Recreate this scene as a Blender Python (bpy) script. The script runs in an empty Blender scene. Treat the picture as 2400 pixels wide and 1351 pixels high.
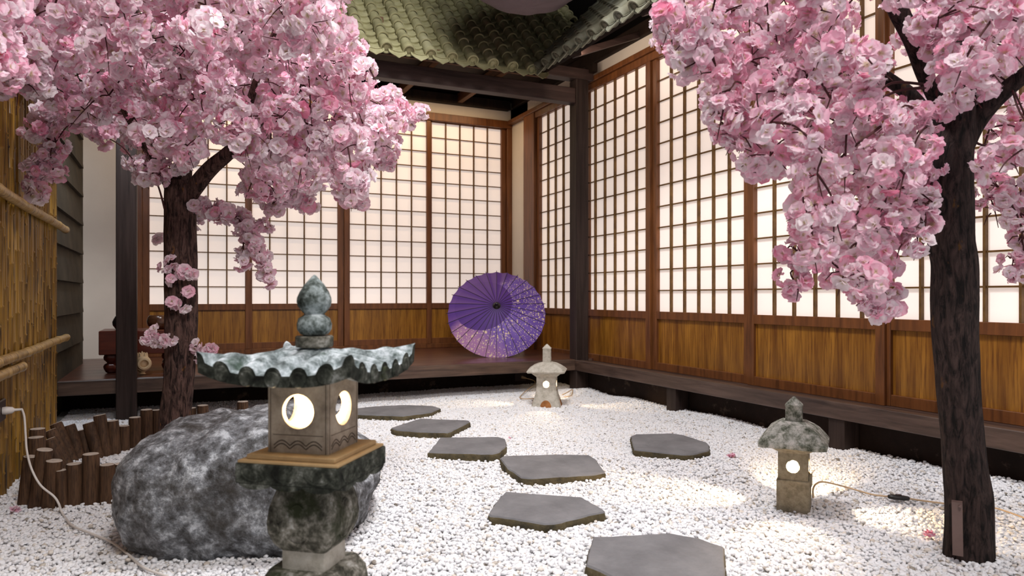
import bpy, bmesh, math, random
import numpy as np
from mathutils import Vector, Matrix, noise, Euler

random.seed(11)
RNG = np.random.default_rng(11)
SC = bpy.context.scene
COL = SC.collection
PI = math.pi

# ------------------------------------------------------------------ camera
F_PX, TH, CAM_H = 1676.0, 0.4384, 0.73          # focal length in px of the 2400 px frame, yaw, eye height
SN, CS = math.sin(TH), math.cos(TH)
cam_d = bpy.data.cameras.new('camera')
cam = bpy.data.objects.new('camera', cam_d)
COL.objects.link(cam)
cam.location = (0, 0, CAM_H)
cam.rotation_euler = (PI / 2, 0, -TH)
cam_d.sensor_width = 36.0
cam_d.lens = F_PX / 2400 * 36.0
cam_d.shift_y = 18.8 / 2400
cam_d.dof.use_dof = True
cam_d.dof.focus_distance = 2.9
cam_d.dof.aperture_fstop = 5.0
cam_d.clip_start = 0.05
SC.camera = cam

# ------------------------------------------------------------------ world, lights, exposure
SC.view_settings.view_transform = 'Standard'
SC.view_settings.look = 'None'
SC.view_settings.gamma = 1.0
SC.view_settings.use_curve_mapping = False
SC.view_settings.exposure = 0.0
world = bpy.data.worlds.new('world')
SC.world = world
world.use_nodes = True
world.node_tree.nodes['Background'].inputs[0].default_value = (0.98, 0.96, 1.0, 1)
world.node_tree.nodes['Background'].inputs[1].default_value = 0.50


def area_light(name, loc, target, size, power, color, size_y=None, spread=None):
    d = bpy.data.lights.new(name, 'AREA')
    d.energy = power
    d.color = color
    d.shape = 'RECTANGLE'
    d.size = size
    d.size_y = size_y or size
    if spread:
        d.spread = spread
    o = bpy.data.objects.new(name, d)
    COL.objects.link(o)
    o.location = loc
    v = Vector(target) - Vector(loc)
    o.rotation_euler = v.to_track_quat('-Z', 'Y').to_euler()
    return o


# court lamps above the gravel garden, a lamp high behind the viewer, a warm strip under the back eave
area_light('court_lamp', (1.0, 2.35, 3.7), (1.15, 2.6, 0), 0.7, 108, (1.0, 0.985, 0.99))
area_light('front_lamp', (0.4, -0.3, 3.2), (1.3, 3.4, 0.8), 0.8, 75, (1.0, 0.95, 0.92))
area_light('eave_strip_light', (1.2, 6.0, 2.52), (1.2, 6.25, 1.0), 3.0, 15, (1.0, 0.70, 0.40), 0.06)
area_light('side_trim_fill_light', (2.48, 3.2, 2.36), (3.0, 3.2, 2.42), 2.8, 7, (1.0, 0.80, 0.62), 0.05)  # unseen fill added to brighten the plaster band above the right doors
area_light('alcove_fill_light', (-0.30, 4.36, 2.28), (-0.45, 6.4, 0.9), 0.25, 20, (0.78, 0.88, 1.0))  # unseen cool fill added to brighten the white wall at the left end


def point_light(name, loc, power, color, r=0.01, parent=None):
    d = bpy.data.lights.new(name, 'POINT')
    d.energy = power
    d.color = color
    d.shadow_soft_size = r
    o = bpy.data.objects.new(name, d)
    COL.objects.link(o)
    o.location = loc
    if parent:
        o.parent = parent
    return o


def P(px, py, dep):
    """world point seen at pixel (px, py) of the 2400 px photograph, at camera depth dep"""
    r = (px - 1200) / F_PX * dep
    return Vector((r * CS + dep * SN, dep * CS - r * SN, CAM_H - (py - 694.3) / F_PX * dep))


def G(px, py, z=0.0):
    """world point of the ground (height z) seen at that pixel"""
    dep = (CAM_H - z) * F_PX / (py - 694.3)
    return P(px, py, dep)


# ------------------------------------------------------------------ materials
def srgb(r, g, b):
    f = lambda v: (v / 255 / 12.92) if v / 255 <= 0.04045 else ((v / 255 + 0.055) / 1.055) ** 2.4
    return (f(r), f(g), f(b), 1)


class Mat:
    def __init__(self, name, rough=0.6, spec=0.3):
        m = bpy.data.materials.new(name)
        m.use_nodes = True
        self.m, self.nt = m, m.node_tree
        self.n, self.l = self.nt.nodes, self.nt.links
        self.b = self.n['Principled BSDF']
        self.b.inputs['Roughness'].default_value = rough
        self.b.inputs['Specular IOR Level'].default_value = spec
        self.tc = self.n.new('ShaderNodeTexCoord')

    def mapping(self, scale=(1, 1, 1), coord='Object', loc=(0, 0, 0)):
        mp = self.n.new('ShaderNodeMapping')
        mp.inputs['Scale'].default_value = scale
        mp.inputs['Location'].default_value = loc
        self.l.new(self.tc.outputs[coord], mp.inputs[0])
        return mp.outputs[0]

    def noise(self, vec, scale=5, detail=6, rough=0.55, dist=0.0):
        t = self.n.new('ShaderNodeTexNoise')
        t.inputs['Scale'].default_value = scale
        t.inputs['Detail'].default_value = detail
        t.inputs['Roughness'].default_value = rough
        t.inputs['Distortion'].default_value = dist
        self.l.new(vec, t.inputs['Vector'])
        return t.outputs['Fac']

    def ramp(self, fac, stops, interp='LINEAR'):
        r = self.n.new('ShaderNodeValToRGB')
        r.color_ramp.interpolation = interp
        els = r.color_ramp.elements
        els[0].position, els[0].color = stops[0]
        els[1].position, els[1].color = stops[-1]
        for p, c in stops[1:-1]:
            e = els.new(p)
            e.color = c
        self.l.new(fac, r.inputs[0])
        return r.outputs[0]

    def mix(self, fac, a, b, mode='MIX'):
        x = self.n.new('ShaderNodeMix')
        x.data_type = 'RGBA'
        x.blend_type = mode
        for k, v in ((0, fac), (6, a), (7, b)):
            if hasattr(v, 'is_output'):
                self.l.new(v, x.inputs[k])
            else:
                x.inputs[k].default_value = v
        return x.outputs[2]

    def math(self, op, a, b=0.0):
        x = self.n.new('ShaderNodeMath')
        x.operation = op
        for k, v in ((0, a), (1, b)):
            if hasattr(v, 'is_output'):
                self.l.new(v, x.inputs[k])
            else:
                x.inputs[k].default_value = v
        return x.outputs[0]

    def color(self, c):
        if hasattr(c, 'is_output'):
            self.l.new(c, self.b.inputs['Base Color'])
        else:
            self.b.inputs['Base Color'].default_value = c

    def bump(self, h, strength=0.4, dist=0.01):
        x = self.n.new('ShaderNodeBump')
        x.inputs['Strength'].default_value = strength
        x.inputs['Distance'].default_value = dist
        self.l.new(h, x.inputs['Height'])
        self.l.new(x.outputs[0], self.b.inputs['Normal'])


def wood(name, dark, light, scale, rough=0.45, spec=0.4, bump=0.15, streak=None):
    """grain stretched along the axis with the small scale factor"""
    M = Mat(name, rough, spec)
    v = M.mapping(scale)
    n1 = M.noise(v, 3.0, 8, 0.6, 0.6)
    n2 = M.noise(v, 14.0, 4, 0.6)
    c = M.ramp(n1, [(0.30, dark), (0.70, light)])
    if streak:
        s = M.ramp(n2, [(0.45, (0, 0, 0, 1)), (0.72, (1, 1, 1, 1))])
        c = M.mix(s, c, streak)
    M.color(c)
    M.bump(n2, bump, 0.003)
    return M.m


def stone(name, cols, scale=6, rough=0.85, bump=0.6, bscale=40, bdist=0.006, spec=0.2, patch=None):
    M = Mat(name, rough, spec)
    v = M.mapping()
    n1 = M.noise(v, scale, 12, 0.72, 0.15)
    c = M.ramp(n1, cols)
    n2 = M.noise(v, bscale, 8, 0.65)
    if patch:
        pc, psc, lo, hi = patch
        n3 = M.noise(M.mapping(loc=(3.1, 7.7, 1.3)), psc, 12, 0.7, 0.1)
        c = M.mix(M.ramp(n3, [(lo, (0, 0, 0, 1)), (hi, (1, 1, 1, 1))]), c, pc)
    c = M.mix(M.ramp(n2, [(0.35, (0.75, 0.75, 0.75, 1)), (0.65, (1.12, 1.12, 1.12, 1))]), (0, 0, 0, 1), c) if False else c
    M.color(c)
    M.bump(n2, bump, bdist)
    return M.m


MT = {}
MT['beam'] = wood('dark_beam_wood', srgb(36, 25, 22), srgb(76, 58, 54), (1, 12, 12), 0.5, 0.4, 0.1)
MT['beam_y'] = wood('dark_beam_wood_y', srgb(40, 27, 23), srgb(84, 64, 56), (12, 1, 12), 0.5, 0.4, 0.1)
MT['post'] = wood('dark_post_wood', srgb(34, 25, 22), srgb(64, 51, 46), (14, 14, 0.7), 0.6, 0.2, 0.1)
MT['edge'] = wood('edge_beam_wood', srgb(54, 39, 33), srgb(106, 84, 70), (1, 12, 12), 0.42, 0.45, 0.1)
MT['edge_y'] = wood('edge_beam_wood_y', srgb(54, 39, 33), srgb(100, 80, 70), (12, 1, 12), 0.42, 0.45, 0.1)
MT['deck'] = wood('deck_boards', srgb(62, 34, 26), srgb(98, 60, 46), (1, 14, 10), 0.28, 0.5, 0.05)
MT['frame'] = wood('door_frame_wood', srgb(84, 48, 24), srgb(128, 78, 40), (10, 10, 1.0), 0.4, 0.45, 0.08)
MT['lattice'] = wood('lattice_wood', srgb(84, 58, 28), srgb(120, 88, 46), (6, 6, 6), 0.5, 0.3, 0.05)
MT['panel'] = wood('panel_wood', srgb(114, 70, 18), srgb(176, 122, 44), (7, 7, 0.35), 0.33, 0.5, 0.06, srgb(92, 48, 12))
MT['soffit'] = wood('soffit_wood', srgb(26, 18, 14), srgb(48, 34, 26), (6, 2, 2), 0.7, 0.2, 0.1)
MT['rafter'] = wood('rafter_wood', srgb(70, 44, 28), srgb(112, 74, 46), (8, 1, 8), 0.55, 0.3, 0.1)
MT['skirt'] = stone('dark_base_board', [(0.3, srgb(26, 18, 14)), (0.6, srgb(46, 33, 27)), (0.78, srgb(70, 54, 44))], 3, 0.8, 0.3, 30,
                    patch=(srgb(116, 98, 84), 7, 0.58, 0.74))


def mat_plain(name, c, rough=0.6, spec=0.3, nscale=4, var=0.12, bump=0.1):
    M = Mat(name, rough, spec)
    n = M.noise(M.mapping(), nscale, 6, 0.6)
    lo = tuple(x * (1 - var) for x in c[:3]) + (1,)
    hi = tuple(min(1, x * (1 + var)) for x in c[:3]) + (1,)
    M.color(M.ramp(n, [(0.3, lo), (0.7, hi)]))
    if bump:
        M.bump(M.noise(M.mapping(), nscale * 12, 4), bump, 0.003)
    return M.m


MT['plaster'] = mat_plain('white_plaster', srgb(226, 216, 204), 0.9, 0.1, 3, 0.05, 0.1)


def mat_paper():
    M = Mat('backlit_paper', 0.9, 0.05)
    v = M.mapping((1, 1, 1))
    n = M.noise(v, 1.3, 3, 0.5)
    c = M.ramp(n, [(0.3, srgb(240, 228, 218)), (0.7, srgb(250, 240, 232))])
    M.color(c)
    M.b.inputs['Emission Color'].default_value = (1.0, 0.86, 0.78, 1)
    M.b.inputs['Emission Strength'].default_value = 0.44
    return M.m


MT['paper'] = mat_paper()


def mat_gravel():
    M = Mat('white_pebbles', 0.45, 0.35)
    oi = M.n.new('ShaderNodeObjectInfo')
    c = M.ramp(oi.outputs['Random'], [(0.0, srgb(234, 235, 238)), (0.70, srgb(243, 243, 246)), (0.90, srgb(233, 231, 229)), (0.98, srgb(222, 212, 200)), (1.0, srgb(130, 122, 112))])
    n = M.noise(M.mapping(), 2.5, 5, 0.6)
    c = M.mix(M.ramp(n, [(0.5, (0, 0, 0, 1)), (0.9, (0.3, 0.3, 0.3, 1))]), c, srgb(226, 222, 218))
    M.color(c)
    M.b.inputs['Subsurface Weight'].default_value = 0.0
    return M.m


MT['gravel'] = mat_gravel()
MT['ground'] = mat_plain('pebble_bed', srgb(226, 224, 222), 0.9, 0.1, 60, 0.25, 0.6)
MT['flag'] = stone('slate_flagstone', [(0.25, srgb(96, 95, 97)), (0.55, srgb(124, 123, 125)), (0.8, srgb(142, 140, 141))], 5, 0.7, 0.5, 22, 0.006,
                   patch=(srgb(112, 100, 84), 3, 0.62, 0.9))
MT['flag_side'] = stone('slate_edge', [(0.3, srgb(50, 48, 42)), (0.55, srgb(98, 88, 64)), (0.8, srgb(128, 118, 92))], 14, 0.85, 0.9, 60, 0.008)
MT['rock'] = stone('grey_boulder', [(0.36, srgb(58, 57, 57)), (0.45, srgb(106, 107, 110)), (0.53, srgb(146, 149, 154)), (0.62, srgb(216, 220, 226))], 24, 0.68, 1.0, 80, 0.012, 0.35,
                   patch=(srgb(64, 58, 50), 3.0, 0.47, 0.62))
MT['tile'] = stone('sage_roof_tile', [(0.25, srgb(112, 106, 80)), (0.5, srgb(154, 150, 112)), (0.75, srgb(182, 178, 144))], 5, 0.7, 0.3, 40, 0.003, 0.3,
                   patch=(srgb(80, 78, 56), 9, 0.60, 0.85))
MT['tile_shaded'] = stone('shaded_roof_tile', [(0.25, srgb(92, 88, 72)), (0.5, srgb(118, 116, 98)), (0.75, srgb(142, 146, 134))], 5, 0.65, 0.3, 40, 0.003, 0.3,
                     patch=(srgb(88, 78, 60), 5, 0.50, 0.85))  # darker copy of the sage tile, difference in light put into its colour
MT['lstone'] = stone('weathered_lantern_stone', [(0.38, srgb(34, 38, 34)), (0.47, srgb(88, 96, 92)), (0.55, srgb(152, 162, 162)), (0.66, srgb(208, 216, 218))], 26, 0.85, 0.7, 60, 0.004, 0.2,
                     patch=(srgb(44, 50, 40), 16, 0.54, 0.66))
MT['lroof'] = stone('blue_grey_lantern_roof', [(0.36, srgb(60, 68, 68)), (0.46, srgb(128, 138, 139)), (0.55, srgb(180, 189, 193)), (0.66, srgb(224, 229, 235))], 30, 0.75, 0.6, 55, 0.004, 0.25,
                    patch=(srgb(64, 82, 70), 18, 0.55, 0.68))
MT['ledge'] = stone('blackened_eave_stone', [(0.36, srgb(22, 23, 20)), (0.50, srgb(50, 53, 46)), (0.60, srgb(92, 94, 86)), (0.72, srgb(170, 172, 168))], 30, 0.9, 0.8, 60, 0.004, 0.2,
                    patch=(srgb(56, 62, 32), 9, 0.56, 0.68))
MT['ldark'] = stone('mossy_dark_stone', [(0.36, srgb(40, 38, 34)), (0.47, srgb(88, 86, 76)), (0.56, srgb(138, 134, 124)), (0.66, srgb(192, 190, 184))], 30, 0.9, 0.8, 60, 0.004, 0.2,
                    patch=(srgb(54, 58, 40), 9, 0.52, 0.64))
MT['lbox'] = stone('tan_grey_lantern_box', [(0.34, srgb(116, 104, 92)), (0.52, srgb(164, 150, 134)), (0.7, srgb(190, 178, 162))], 14, 0.85, 0.4, 60, 0.003, 0.2)
MT['carve'] = mat_plain('dark_carved_line', srgb(74, 62, 52), 0.95, 0.05, 20, 0.2, 0)  # dark tone of the carved lines
MT['lslab'] = stone('ochre_stone_slab', [(0.3, srgb(150, 122, 84)), (0.6, srgb(184, 154, 112)), (0.8, srgb(196, 170, 130))], 8, 0.85, 0.4, 60, 0.003, 0.2)
MT['gran_top'] = stone('speckled_lichen_granite', [(0.36, srgb(60, 64, 52)), (0.46, srgb(124, 126, 114)), (0.56, srgb(178, 176, 168)), (0.7, srgb(212, 206, 200))], 34, 0.9, 0.7, 108, 0.003, 0.2,
                       patch=(srgb(68, 84, 60), 20, 0.60, 0.74))
MT['gran'] = stone('tan_granite', [(0.3, srgb(108, 98, 80)), (0.5, srgb(142, 132, 112)), (0.75, srgb(172, 162, 142))], 40, 0.9, 0.6, 150, 0.003, 0.2)
MT['gran_pale'] = stone('pale_granite', [(0.3, srgb(150, 144, 130)), (0.5, srgb(186, 180, 168)), (0.75, srgb(208, 204, 194))], 30, 0.9, 0.5, 150, 0.003, 0.2,
                        patch=(srgb(104, 110, 92), 16, 0.60, 0.78))
MT['arch'] = mat_plain('rusty_arch_stone', srgb(150, 100, 60), 0.9, 0.1, 30, 0.35, 0.5)


def mat_emit(name, col, strength):
    M = Mat(name)
    M.color((0.9, 0.9, 0.9, 1))
    M.b.inputs['Emission Color'].default_value = col
    M.b.inputs['Emission Strength'].default_value = strength
    return M.m


MT['bulb'] = mat_emit('warm_bulb', (1.0, 0.86, 0.62, 1), 9.0)
MT['glow_paper'] = mat_emit('lit_lamp_paper', (1.0, 0.82, 0.52, 1), 2.0)


def mat_bark(name, dark, light, patch):
    M = Mat(name, 0.85, 0.25)
    v = M.mapping((1, 1, 0.22))
    n = M.noise(v, 70, 8, 0.7, 0.8)
    n2 = M.noise(v, 14, 6, 0.6, 0.5)
    c = M.ramp(n, [(0.40, dark), (0.60, light)])
    n3 = M.noise(M.mapping((1, 1, 0.5), loc=(1, 2, 3)), 26, 6, 0.65)
    c = M.mix(M.ramp(n3, [(0.66, (0, 0, 0, 1)), (0.74, (1, 1, 1, 1))]), c, patch)
    M.color(c)
    M.bump(M.math('ADD', n, n2), 1.0, 0.014)
    return M.m


MT['bark_l'] = mat_bark('brown_bark', srgb(34, 22, 20), srgb(112, 86, 78), srgb(150, 100, 44))
MT['bark_r'] = mat_bark('black_brown_bark', srgb(18, 13, 12), srgb(74, 58, 54), srgb(110, 74, 34))
MT['twig'] = mat_plain('twig_bark', srgb(74, 40, 40), 0.7, 0.3, 20, 0.2, 0)


def mat_petal():
    M = Mat('blossom_petal', 0.6, 0.2)
    vc = M.n.new('ShaderNodeVertexColor')
    vc.layer_name = 'col'
    M.color(vc.outputs[0])
    tr = M.n.new('ShaderNodeBsdfTranslucent')
    M.l.new(vc.outputs[0], tr.inputs['Color'])
    mx = M.n.new('ShaderNodeMixShader')
    mx.inputs[0].default_value = 0.42
    out = M.n['Material Output']
    M.l.new(M.b.outputs[0], mx.inputs[1])
    M.l.new(tr.outputs[0], mx.inputs[2])
    M.l.new(mx.outputs[0], out.inputs[0])
    return M.m


MT['petal'] = mat_petal()


def mat_bamboo(name, base, light, dark):
    M = Mat(name, 0.42, 0.4)
    v = M.mapping((1, 1, 0.05))
    n = M.noise(v, 60, 1, 0.5)
    c = M.ramp(n, [(0.30, base), (0.68, light)])
    n3 = M.noise(M.mapping((1, 1, 0.12)), 45, 2, 0.5)
    c = M.mix(M.ramp(n3, [(0.57, (0, 0, 0, 1)), (0.70, (1, 1, 1, 1))]), c, dark)
    M.color(c)
    M.bump(n, 0.2, 0.002)
    return M.m


MT['bamboo'] = mat_bamboo('golden_bamboo', srgb(102, 72, 26), srgb(162, 122, 46), srgb(46, 30, 14))
MT['bamboo_rail'] = mat_bamboo('bamboo_rail', srgb(150, 116, 66), srgb(190, 158, 100), srgb(88, 62, 34))
MT['shingle'] = stone('grey_green_shingle', [(0.3, srgb(46, 41, 33)), (0.6, srgb(70, 63, 51)), (0.8, srgb(84, 77, 63))], 4, 0.85, 0.4, 20, 0.004)
MT['stake'] = wood('stake_wood', srgb(58, 40, 28), srgb(104, 76, 54), (14, 14, 1.2), 0.7, 0.3, 0.4, srgb(44, 30, 22))
MT['stake_top'] = mat_plain('stake_cut_end', srgb(192, 180, 168), 0.85, 0.2, 60, 0.25, 0.2)
MT['lacquer'] = wood('red_brown_board_wood', srgb(74, 26, 14), srgb(112, 46, 26), (2, 12, 12), 0.3, 0.5, 0.03)
MT['bowl'] = wood('glossy_brown_bowl', srgb(62, 36, 22), srgb(104, 68, 44), (4, 4, 14), 0.22, 0.6, 0.02)
MT['black'] = mat_plain('black_glaze', srgb(24, 20, 20), 0.3, 0.5, 10, 0.1, 0)
MT['cream'] = mat_plain('cream_ceramic', srgb(222, 196, 156), 0.4, 0.4, 10, 0.08, 0)
MT['cable'] = mat_plain('white_cable', srgb(224, 218, 212), 0.45, 0.4, 10, 0.04, 0)
MT['cable_tan'] = mat_plain('beige_cable', srgb(206, 176, 140), 0.5, 0.3, 10, 0.05, 0)
MT['socket'] = mat_plain('dark_brown_socket', srgb(58, 42, 38), 0.4, 0.4, 10, 0.1, 0)
MT['switch'] = mat_plain('black_switch', srgb(22, 20, 20), 0.35, 0.5, 10, 0.1, 0)
MT['metal'] = mat_plain('brown_tarnished_strip', srgb(112, 90, 84), 0.5, 0.5, 12, 0.2, 0.1)
MT['cloth'] = mat_plain('pale_mauve_cloth', srgb(112, 99, 101), 0.85, 0.1, 3, 0.1, 0.2)
MT['rope'] = mat_plain('cord_black', srgb(30, 26, 26), 0.8, 0.1, 10, 0.1, 0)
MT['dark'] = mat_plain('near_black_ceiling', srgb(20, 17, 16), 0.95, 0.05, 3, 0.2, 0)


def mat_umbrella():
    M = Mat('purple_umbrella_paper', 0.45, 0.35)
    ob = M.mapping()
    sep = M.n.new('ShaderNodeSeparateXYZ')
    M.l.new(ob, sep.inputs[0])
    x, y = sep.outputs[0], sep.outputs[1]
    # plain disc of deep purple lying off centre
    dx = M.math('ADD', x, 0.110)
    dy = M.math('ADD', y, -0.045)
    d = M.math('SQRT', M.math('ADD', M.math('MULTIPLY', dx, dx), M.math('MULTIPLY', dy, dy)))
    disc = M.math('LESS_THAN', d, 0.235)
    n = M.noise(ob, 3.0, 4, 0.5)
    base = M.ramp(n, [(0.35, srgb(96, 64, 150)), (0.65, srgb(124, 94, 178))])
    # pink wash on the lower left
    wash = M.math('SUBTRACT', M.math('MULTIPLY', x, -2.2), M.math('MULTIPLY', y, 2.2))
    base = M.mix(M.ramp(wash, [(0.45, (0, 0, 0, 1)), (0.95, (0.8, 0.8, 0.8, 1))]), base, srgb(186, 132, 170))
    upl = M.ramp(M.math('ADD', M.math('MULTIPLY', x, -1.0), M.math('MULTIPLY', y, 1.0)), [(0.14, (0, 0, 0, 1)), (0.26, (1, 1, 1, 1))])
    base = M.mix(upl, base, srgb(92, 55, 136))
    base = M.mix(disc, base, srgb(86, 50, 130))

    def dots(scale, r, seed, thr):
        vo = M.n.new('ShaderNodeTexVoronoi')
        vo.inputs['Scale'].default_value = scale
        vo.inputs['Randomness'].default_value = 0.95
        M.l.new(M.mapping((1, 1, 0), loc=(seed, seed * 0.7, 0)), vo.inputs['Vector'])
        near = M.math('LESS_THAN', vo.outputs['Distance'], r)
        s2 = M.n.new('ShaderNodeSeparateColor')
        M.l.new(vo.outputs['Color'], s2.inputs[0])
        keep = M.math('LESS_THAN', s2.outputs[0], thr)
        return M.math('MULTIPLY', near, keep)
    inv = M.math('SUBTRACT', 1.0, disc)
    upleft = M.ramp(M.math('ADD', M.math('MULTIPLY', x, -1.0), M.math('MULTIPLY', y, 1.0)), [(0.12, (1, 1, 1, 1)), (0.25, (0, 0, 0, 1))])
    dd = M.math('MAXIMUM', M.math('MAXIMUM', dots(95, 0.32, 0, 0.6), dots(44, 0.29, 3, 0.42)), dots(19, 0.21, 8, 0.45))
    dd = M.math('MULTIPLY', M.math('MULTIPLY', dd, inv), upleft)
    base = M.mix(dd, base, srgb(226, 200, 172))
    M.color(base)
    return M.m


MT['umbrella'] = mat_umbrella()
MT['rib'] = mat_plain('dark_rib', srgb(38, 22, 36), 0.5, 0.4, 10, 0.1, 0)


# ------------------------------------------------------------------ mesh helpers
class MB:
    def __init__(self):
        self.v, self.f, self.mi = [], [], []
        self.cur = 0

    def add(self, verts, faces):
        o = len(self.v)
        self.v.extend([tuple(p) for p in verts])
        for f in faces:
            self.f.append(tuple(i + o for i in f))
            self.mi.append(self.cur)
        return self

    def box(self, x0, x1, y0, y1, z0, z1, M=None):
        vs = [Vector((x, y, z)) for z in (z0, z1) for y in (y0, y1) for x in (x0, x1)]
        if M:
            vs = [M @ p for p in vs]
        return self.add(vs, [(0, 2, 3, 1), (4, 5, 7, 6), (0, 1, 5, 4), (2, 6, 7, 3), (0, 4, 6, 2), (1, 3, 7, 5)])

    def bbox(self, x0, x1, y0, y1, z0, z1, b=0.004, M=None):
        """box with chamfered edges"""
        b = min(b, (x1 - x0) * 0.45, (y1 - y0) * 0.45, (z1 - z0) * 0.45)
        bm = bmesh.new()
        bmesh.ops.create_cube(bm, size=1)
        for p in bm.verts:
            p.co = Vector(((x0 + x1) / 2 + p.co.x * (x1 - x0), (y0 + y1) / 2 + p.co.y * (y1 - y0), (z0 + z1) / 2 + p.co.z * (z1 - z0)))
        bmesh.ops.bevel(bm, geom=bm.edges[:], offset=b, segments=1, affect='EDGES')
        bm.verts.index_update()
        vs = [(M @ p.co) if M else p.co.copy() for p in bm.verts]
        fs = [tuple(q.index for q in f.verts) for f in bm.faces]
        bm.free()
        return self.add(vs, fs)

    def loft(self, rings, cap0=True, cap1=True, closed=True):
        n = len(rings[0])
        vs = [p for r in rings for p in r]
        fs = []
        for i in range(len(rings) - 1):
            for j in range(n if closed else n - 1):
                k = (j + 1) % n
                fs.append((i * n + j, i * n + k, (i + 1) * n + k, (i + 1) * n + j))
        if cap0:
            fs.append(tuple(reversed(range(n))))
        if cap1:
            b = (len(rings) - 1) * n
            fs.append(tuple(range(b, b + n)))
        return self.add(vs, fs)

    def tube(self, pts, radii, n=8, cap=True, squash=None, wob=None):
        pts = [Vector(p) for p in pts]
        if not hasattr(radii, '__len__'):
            radii = [radii] * len(pts)
        rings = []
        ref = None
        for i, p in enumerate(pts):
            a = pts[max(0, i - 1)]
            b = pts[min(len(pts) - 1, i + 1)]
            t = (b - a)
            if t.length < 1e-9:
                t = Vector((0, 0, 1))
            t.normalize()
            if ref is None:
                ref = Vector((0, 0, 1)) if abs(t.z) < 0.9 else Vector((1, 0, 0))
            u = ref - t * ref.dot(t)
            if u.length < 1e-4:
                u = t.orthogonal()
            u.normalize()
            w = t.cross(u)
            ref = u
            ring = []
            for j in range(n):
                an = 2 * PI * j / n
                r = radii[i]
                if wob:
                    r *= wob(i, an, p)
                ring.append(p + (u * math.cos(an) + w * math.sin(an)) * r)
            rings.append(ring)
        return self.loft(rings, cap, cap)

    def lathe(self, prof, n=32, M=None, cap0=True, cap1=True):
        rings = []
        for r, z in prof:
            ring = [Vector((r * math.cos(2 * PI * j / n), r * math.sin(2 * PI * j / n), z)) for j in range(n)]
            if M:
                ring = [M @ p for p in ring]
            rings.append(ring)
        return self.loft(rings, cap0, cap1)

    def sq(self, prof, n=32, M=None, cap0=True, cap1=True, fn=None):
        """loft of rounded squares: (half width, z, power)"""
        rings = []
        for h, z, p in prof:
            ring = []
            for j in range(n):
                a = 2 * PI * j / n
                c, s = abs(math.cos(a)), abs(math.sin(a))
                r = h / (c ** p + s ** p) ** (1 / p)
                q = Vector((r * math.cos(a), r * math.sin(a), z))
                if fn:
                    q = fn(q)
                ring.append(M @ q if M else q)
            rings.append(ring)
        return self.loft(rings, cap0, cap1)

    def build(self, name, mats, parent=None, smooth=None, loc=None, kind=None):
        me = bpy.data.meshes.new(name)
        me.from_pydata(self.v, [], self.f)
        for m in (mats if isinstance(mats, (list, tuple)) else [mats]):
            me.materials.append(m)
        if self.cur or any(self.mi):
            me.polygons.foreach_set('material_index', self.mi)
        me.update()
        if smooth is not None:
            me.shade_smooth()
            me.set_sharp_from_angle(angle=math.radians(smooth))
        o = bpy.data.objects.new(name, me)
        COL.objects.link(o)
        if parent:
            o.parent = parent
        if loc is not None:
            o.location = loc
        if kind:
            o['kind'] = kind
        return o


def tag(o, label=None, cat=None, group=None, kind=None):
    if label:
        o['label'] = label
    if cat:
        o['category'] = cat
    if group:
        o['group'] = group
    if kind:
        o['kind'] = kind
    return o


def empty(name, loc=(0, 0, 0), rz=0.0, rot=None):
    o = bpy.data.objects.new(name, None)
    COL.objects.link(o)
    o.location = loc
    o.rotation_euler = rot if rot else (0, 0, rz)
    o.empty_display_size = 0.1
    return o


def smooth_path(pts, k=6):
    """Catmull-Rom through the points"""
    pts = [Vector(p) for p in pts]
    out = []
    for i in range(len(pts) - 1):
        p0, p1, p2, p3 = pts[max(0, i - 1)], pts[i], pts[i + 1], pts[min(len(pts) - 1, i + 2)]
        for j in range(k):
            t = j / k
            out.append(0.5 * ((2 * p1) + (-p0 + p2) * t + (2 * p0 - 5 * p1 + 4 * p2 - p3) * t * t + (-p0 + 3 * p1 - 3 * p2 + p3) * t ** 3))
    out.append(pts[-1])
    return out


def lerp_list(vals, n):
    xs = np.linspace(0, 1, len(vals))
    return list(np.interp(np.linspace(0, 1, n), xs, vals))

# ================================================================== THE SETTING
XR, YB = 3.0, 6.42          # paper planes of the right and the back wall
XL = -0.61                  # left wall
DECK_Z = 0.243
YE, XE = 4.80, 2.80         # front edge of the veranda on the back, of the ledge on the right


def struct(mb, name, mat, label=None, cat=None, smooth=None):
    o = mb.build(name, mat, smooth=smooth)
    return tag(o, label, cat, kind='structure')


def gh(x, y):
    """height of the raked gravel"""
    h = 0.010 * noise.noise(Vector((x * 1.3, y * 1.3, 0.3))) + 0.006 * noise.noise(Vector((x * 4, y * 4, 2.3)))
    h += 0.035 * max(0.0, 1 - (2.92 - x) / 0.35) * (0.55 + 0.9 * noise.noise(Vector((x * 2, y * 3.1, 7.0))))
    return h


# ground below the pebbles
m = MB()
nx, ny = 70, 110
gx0, gx1, gy0, gy1 = -0.66, 2.92, 0.6, 5.35
vs = [(gx0 + (gx1 - gx0) * i / nx, gy0 + (gy1 - gy0) * j / ny, gh(gx0 + (gx1 - gx0) * i / nx, gy0 + (gy1 - gy0) * j / ny) - 0.006) for j in range(ny + 1) for i in range(nx + 1)]
m.add(vs, [(j * (nx + 1) + i, j * (nx + 1) + i + 1, (j + 1) * (nx + 1) + i + 1, (j + 1) * (nx + 1) + i) for j in range(ny) for i in range(nx)])
struct(m, 'ground', MT['ground'], smooth=60)

# ceiling high above the little roofs
m = MB()
m.box(-0.9, 3.3, -0.2, 6.7, 4.35, 4.40)
struct(m, 'ceiling', MT['dark'])

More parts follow.
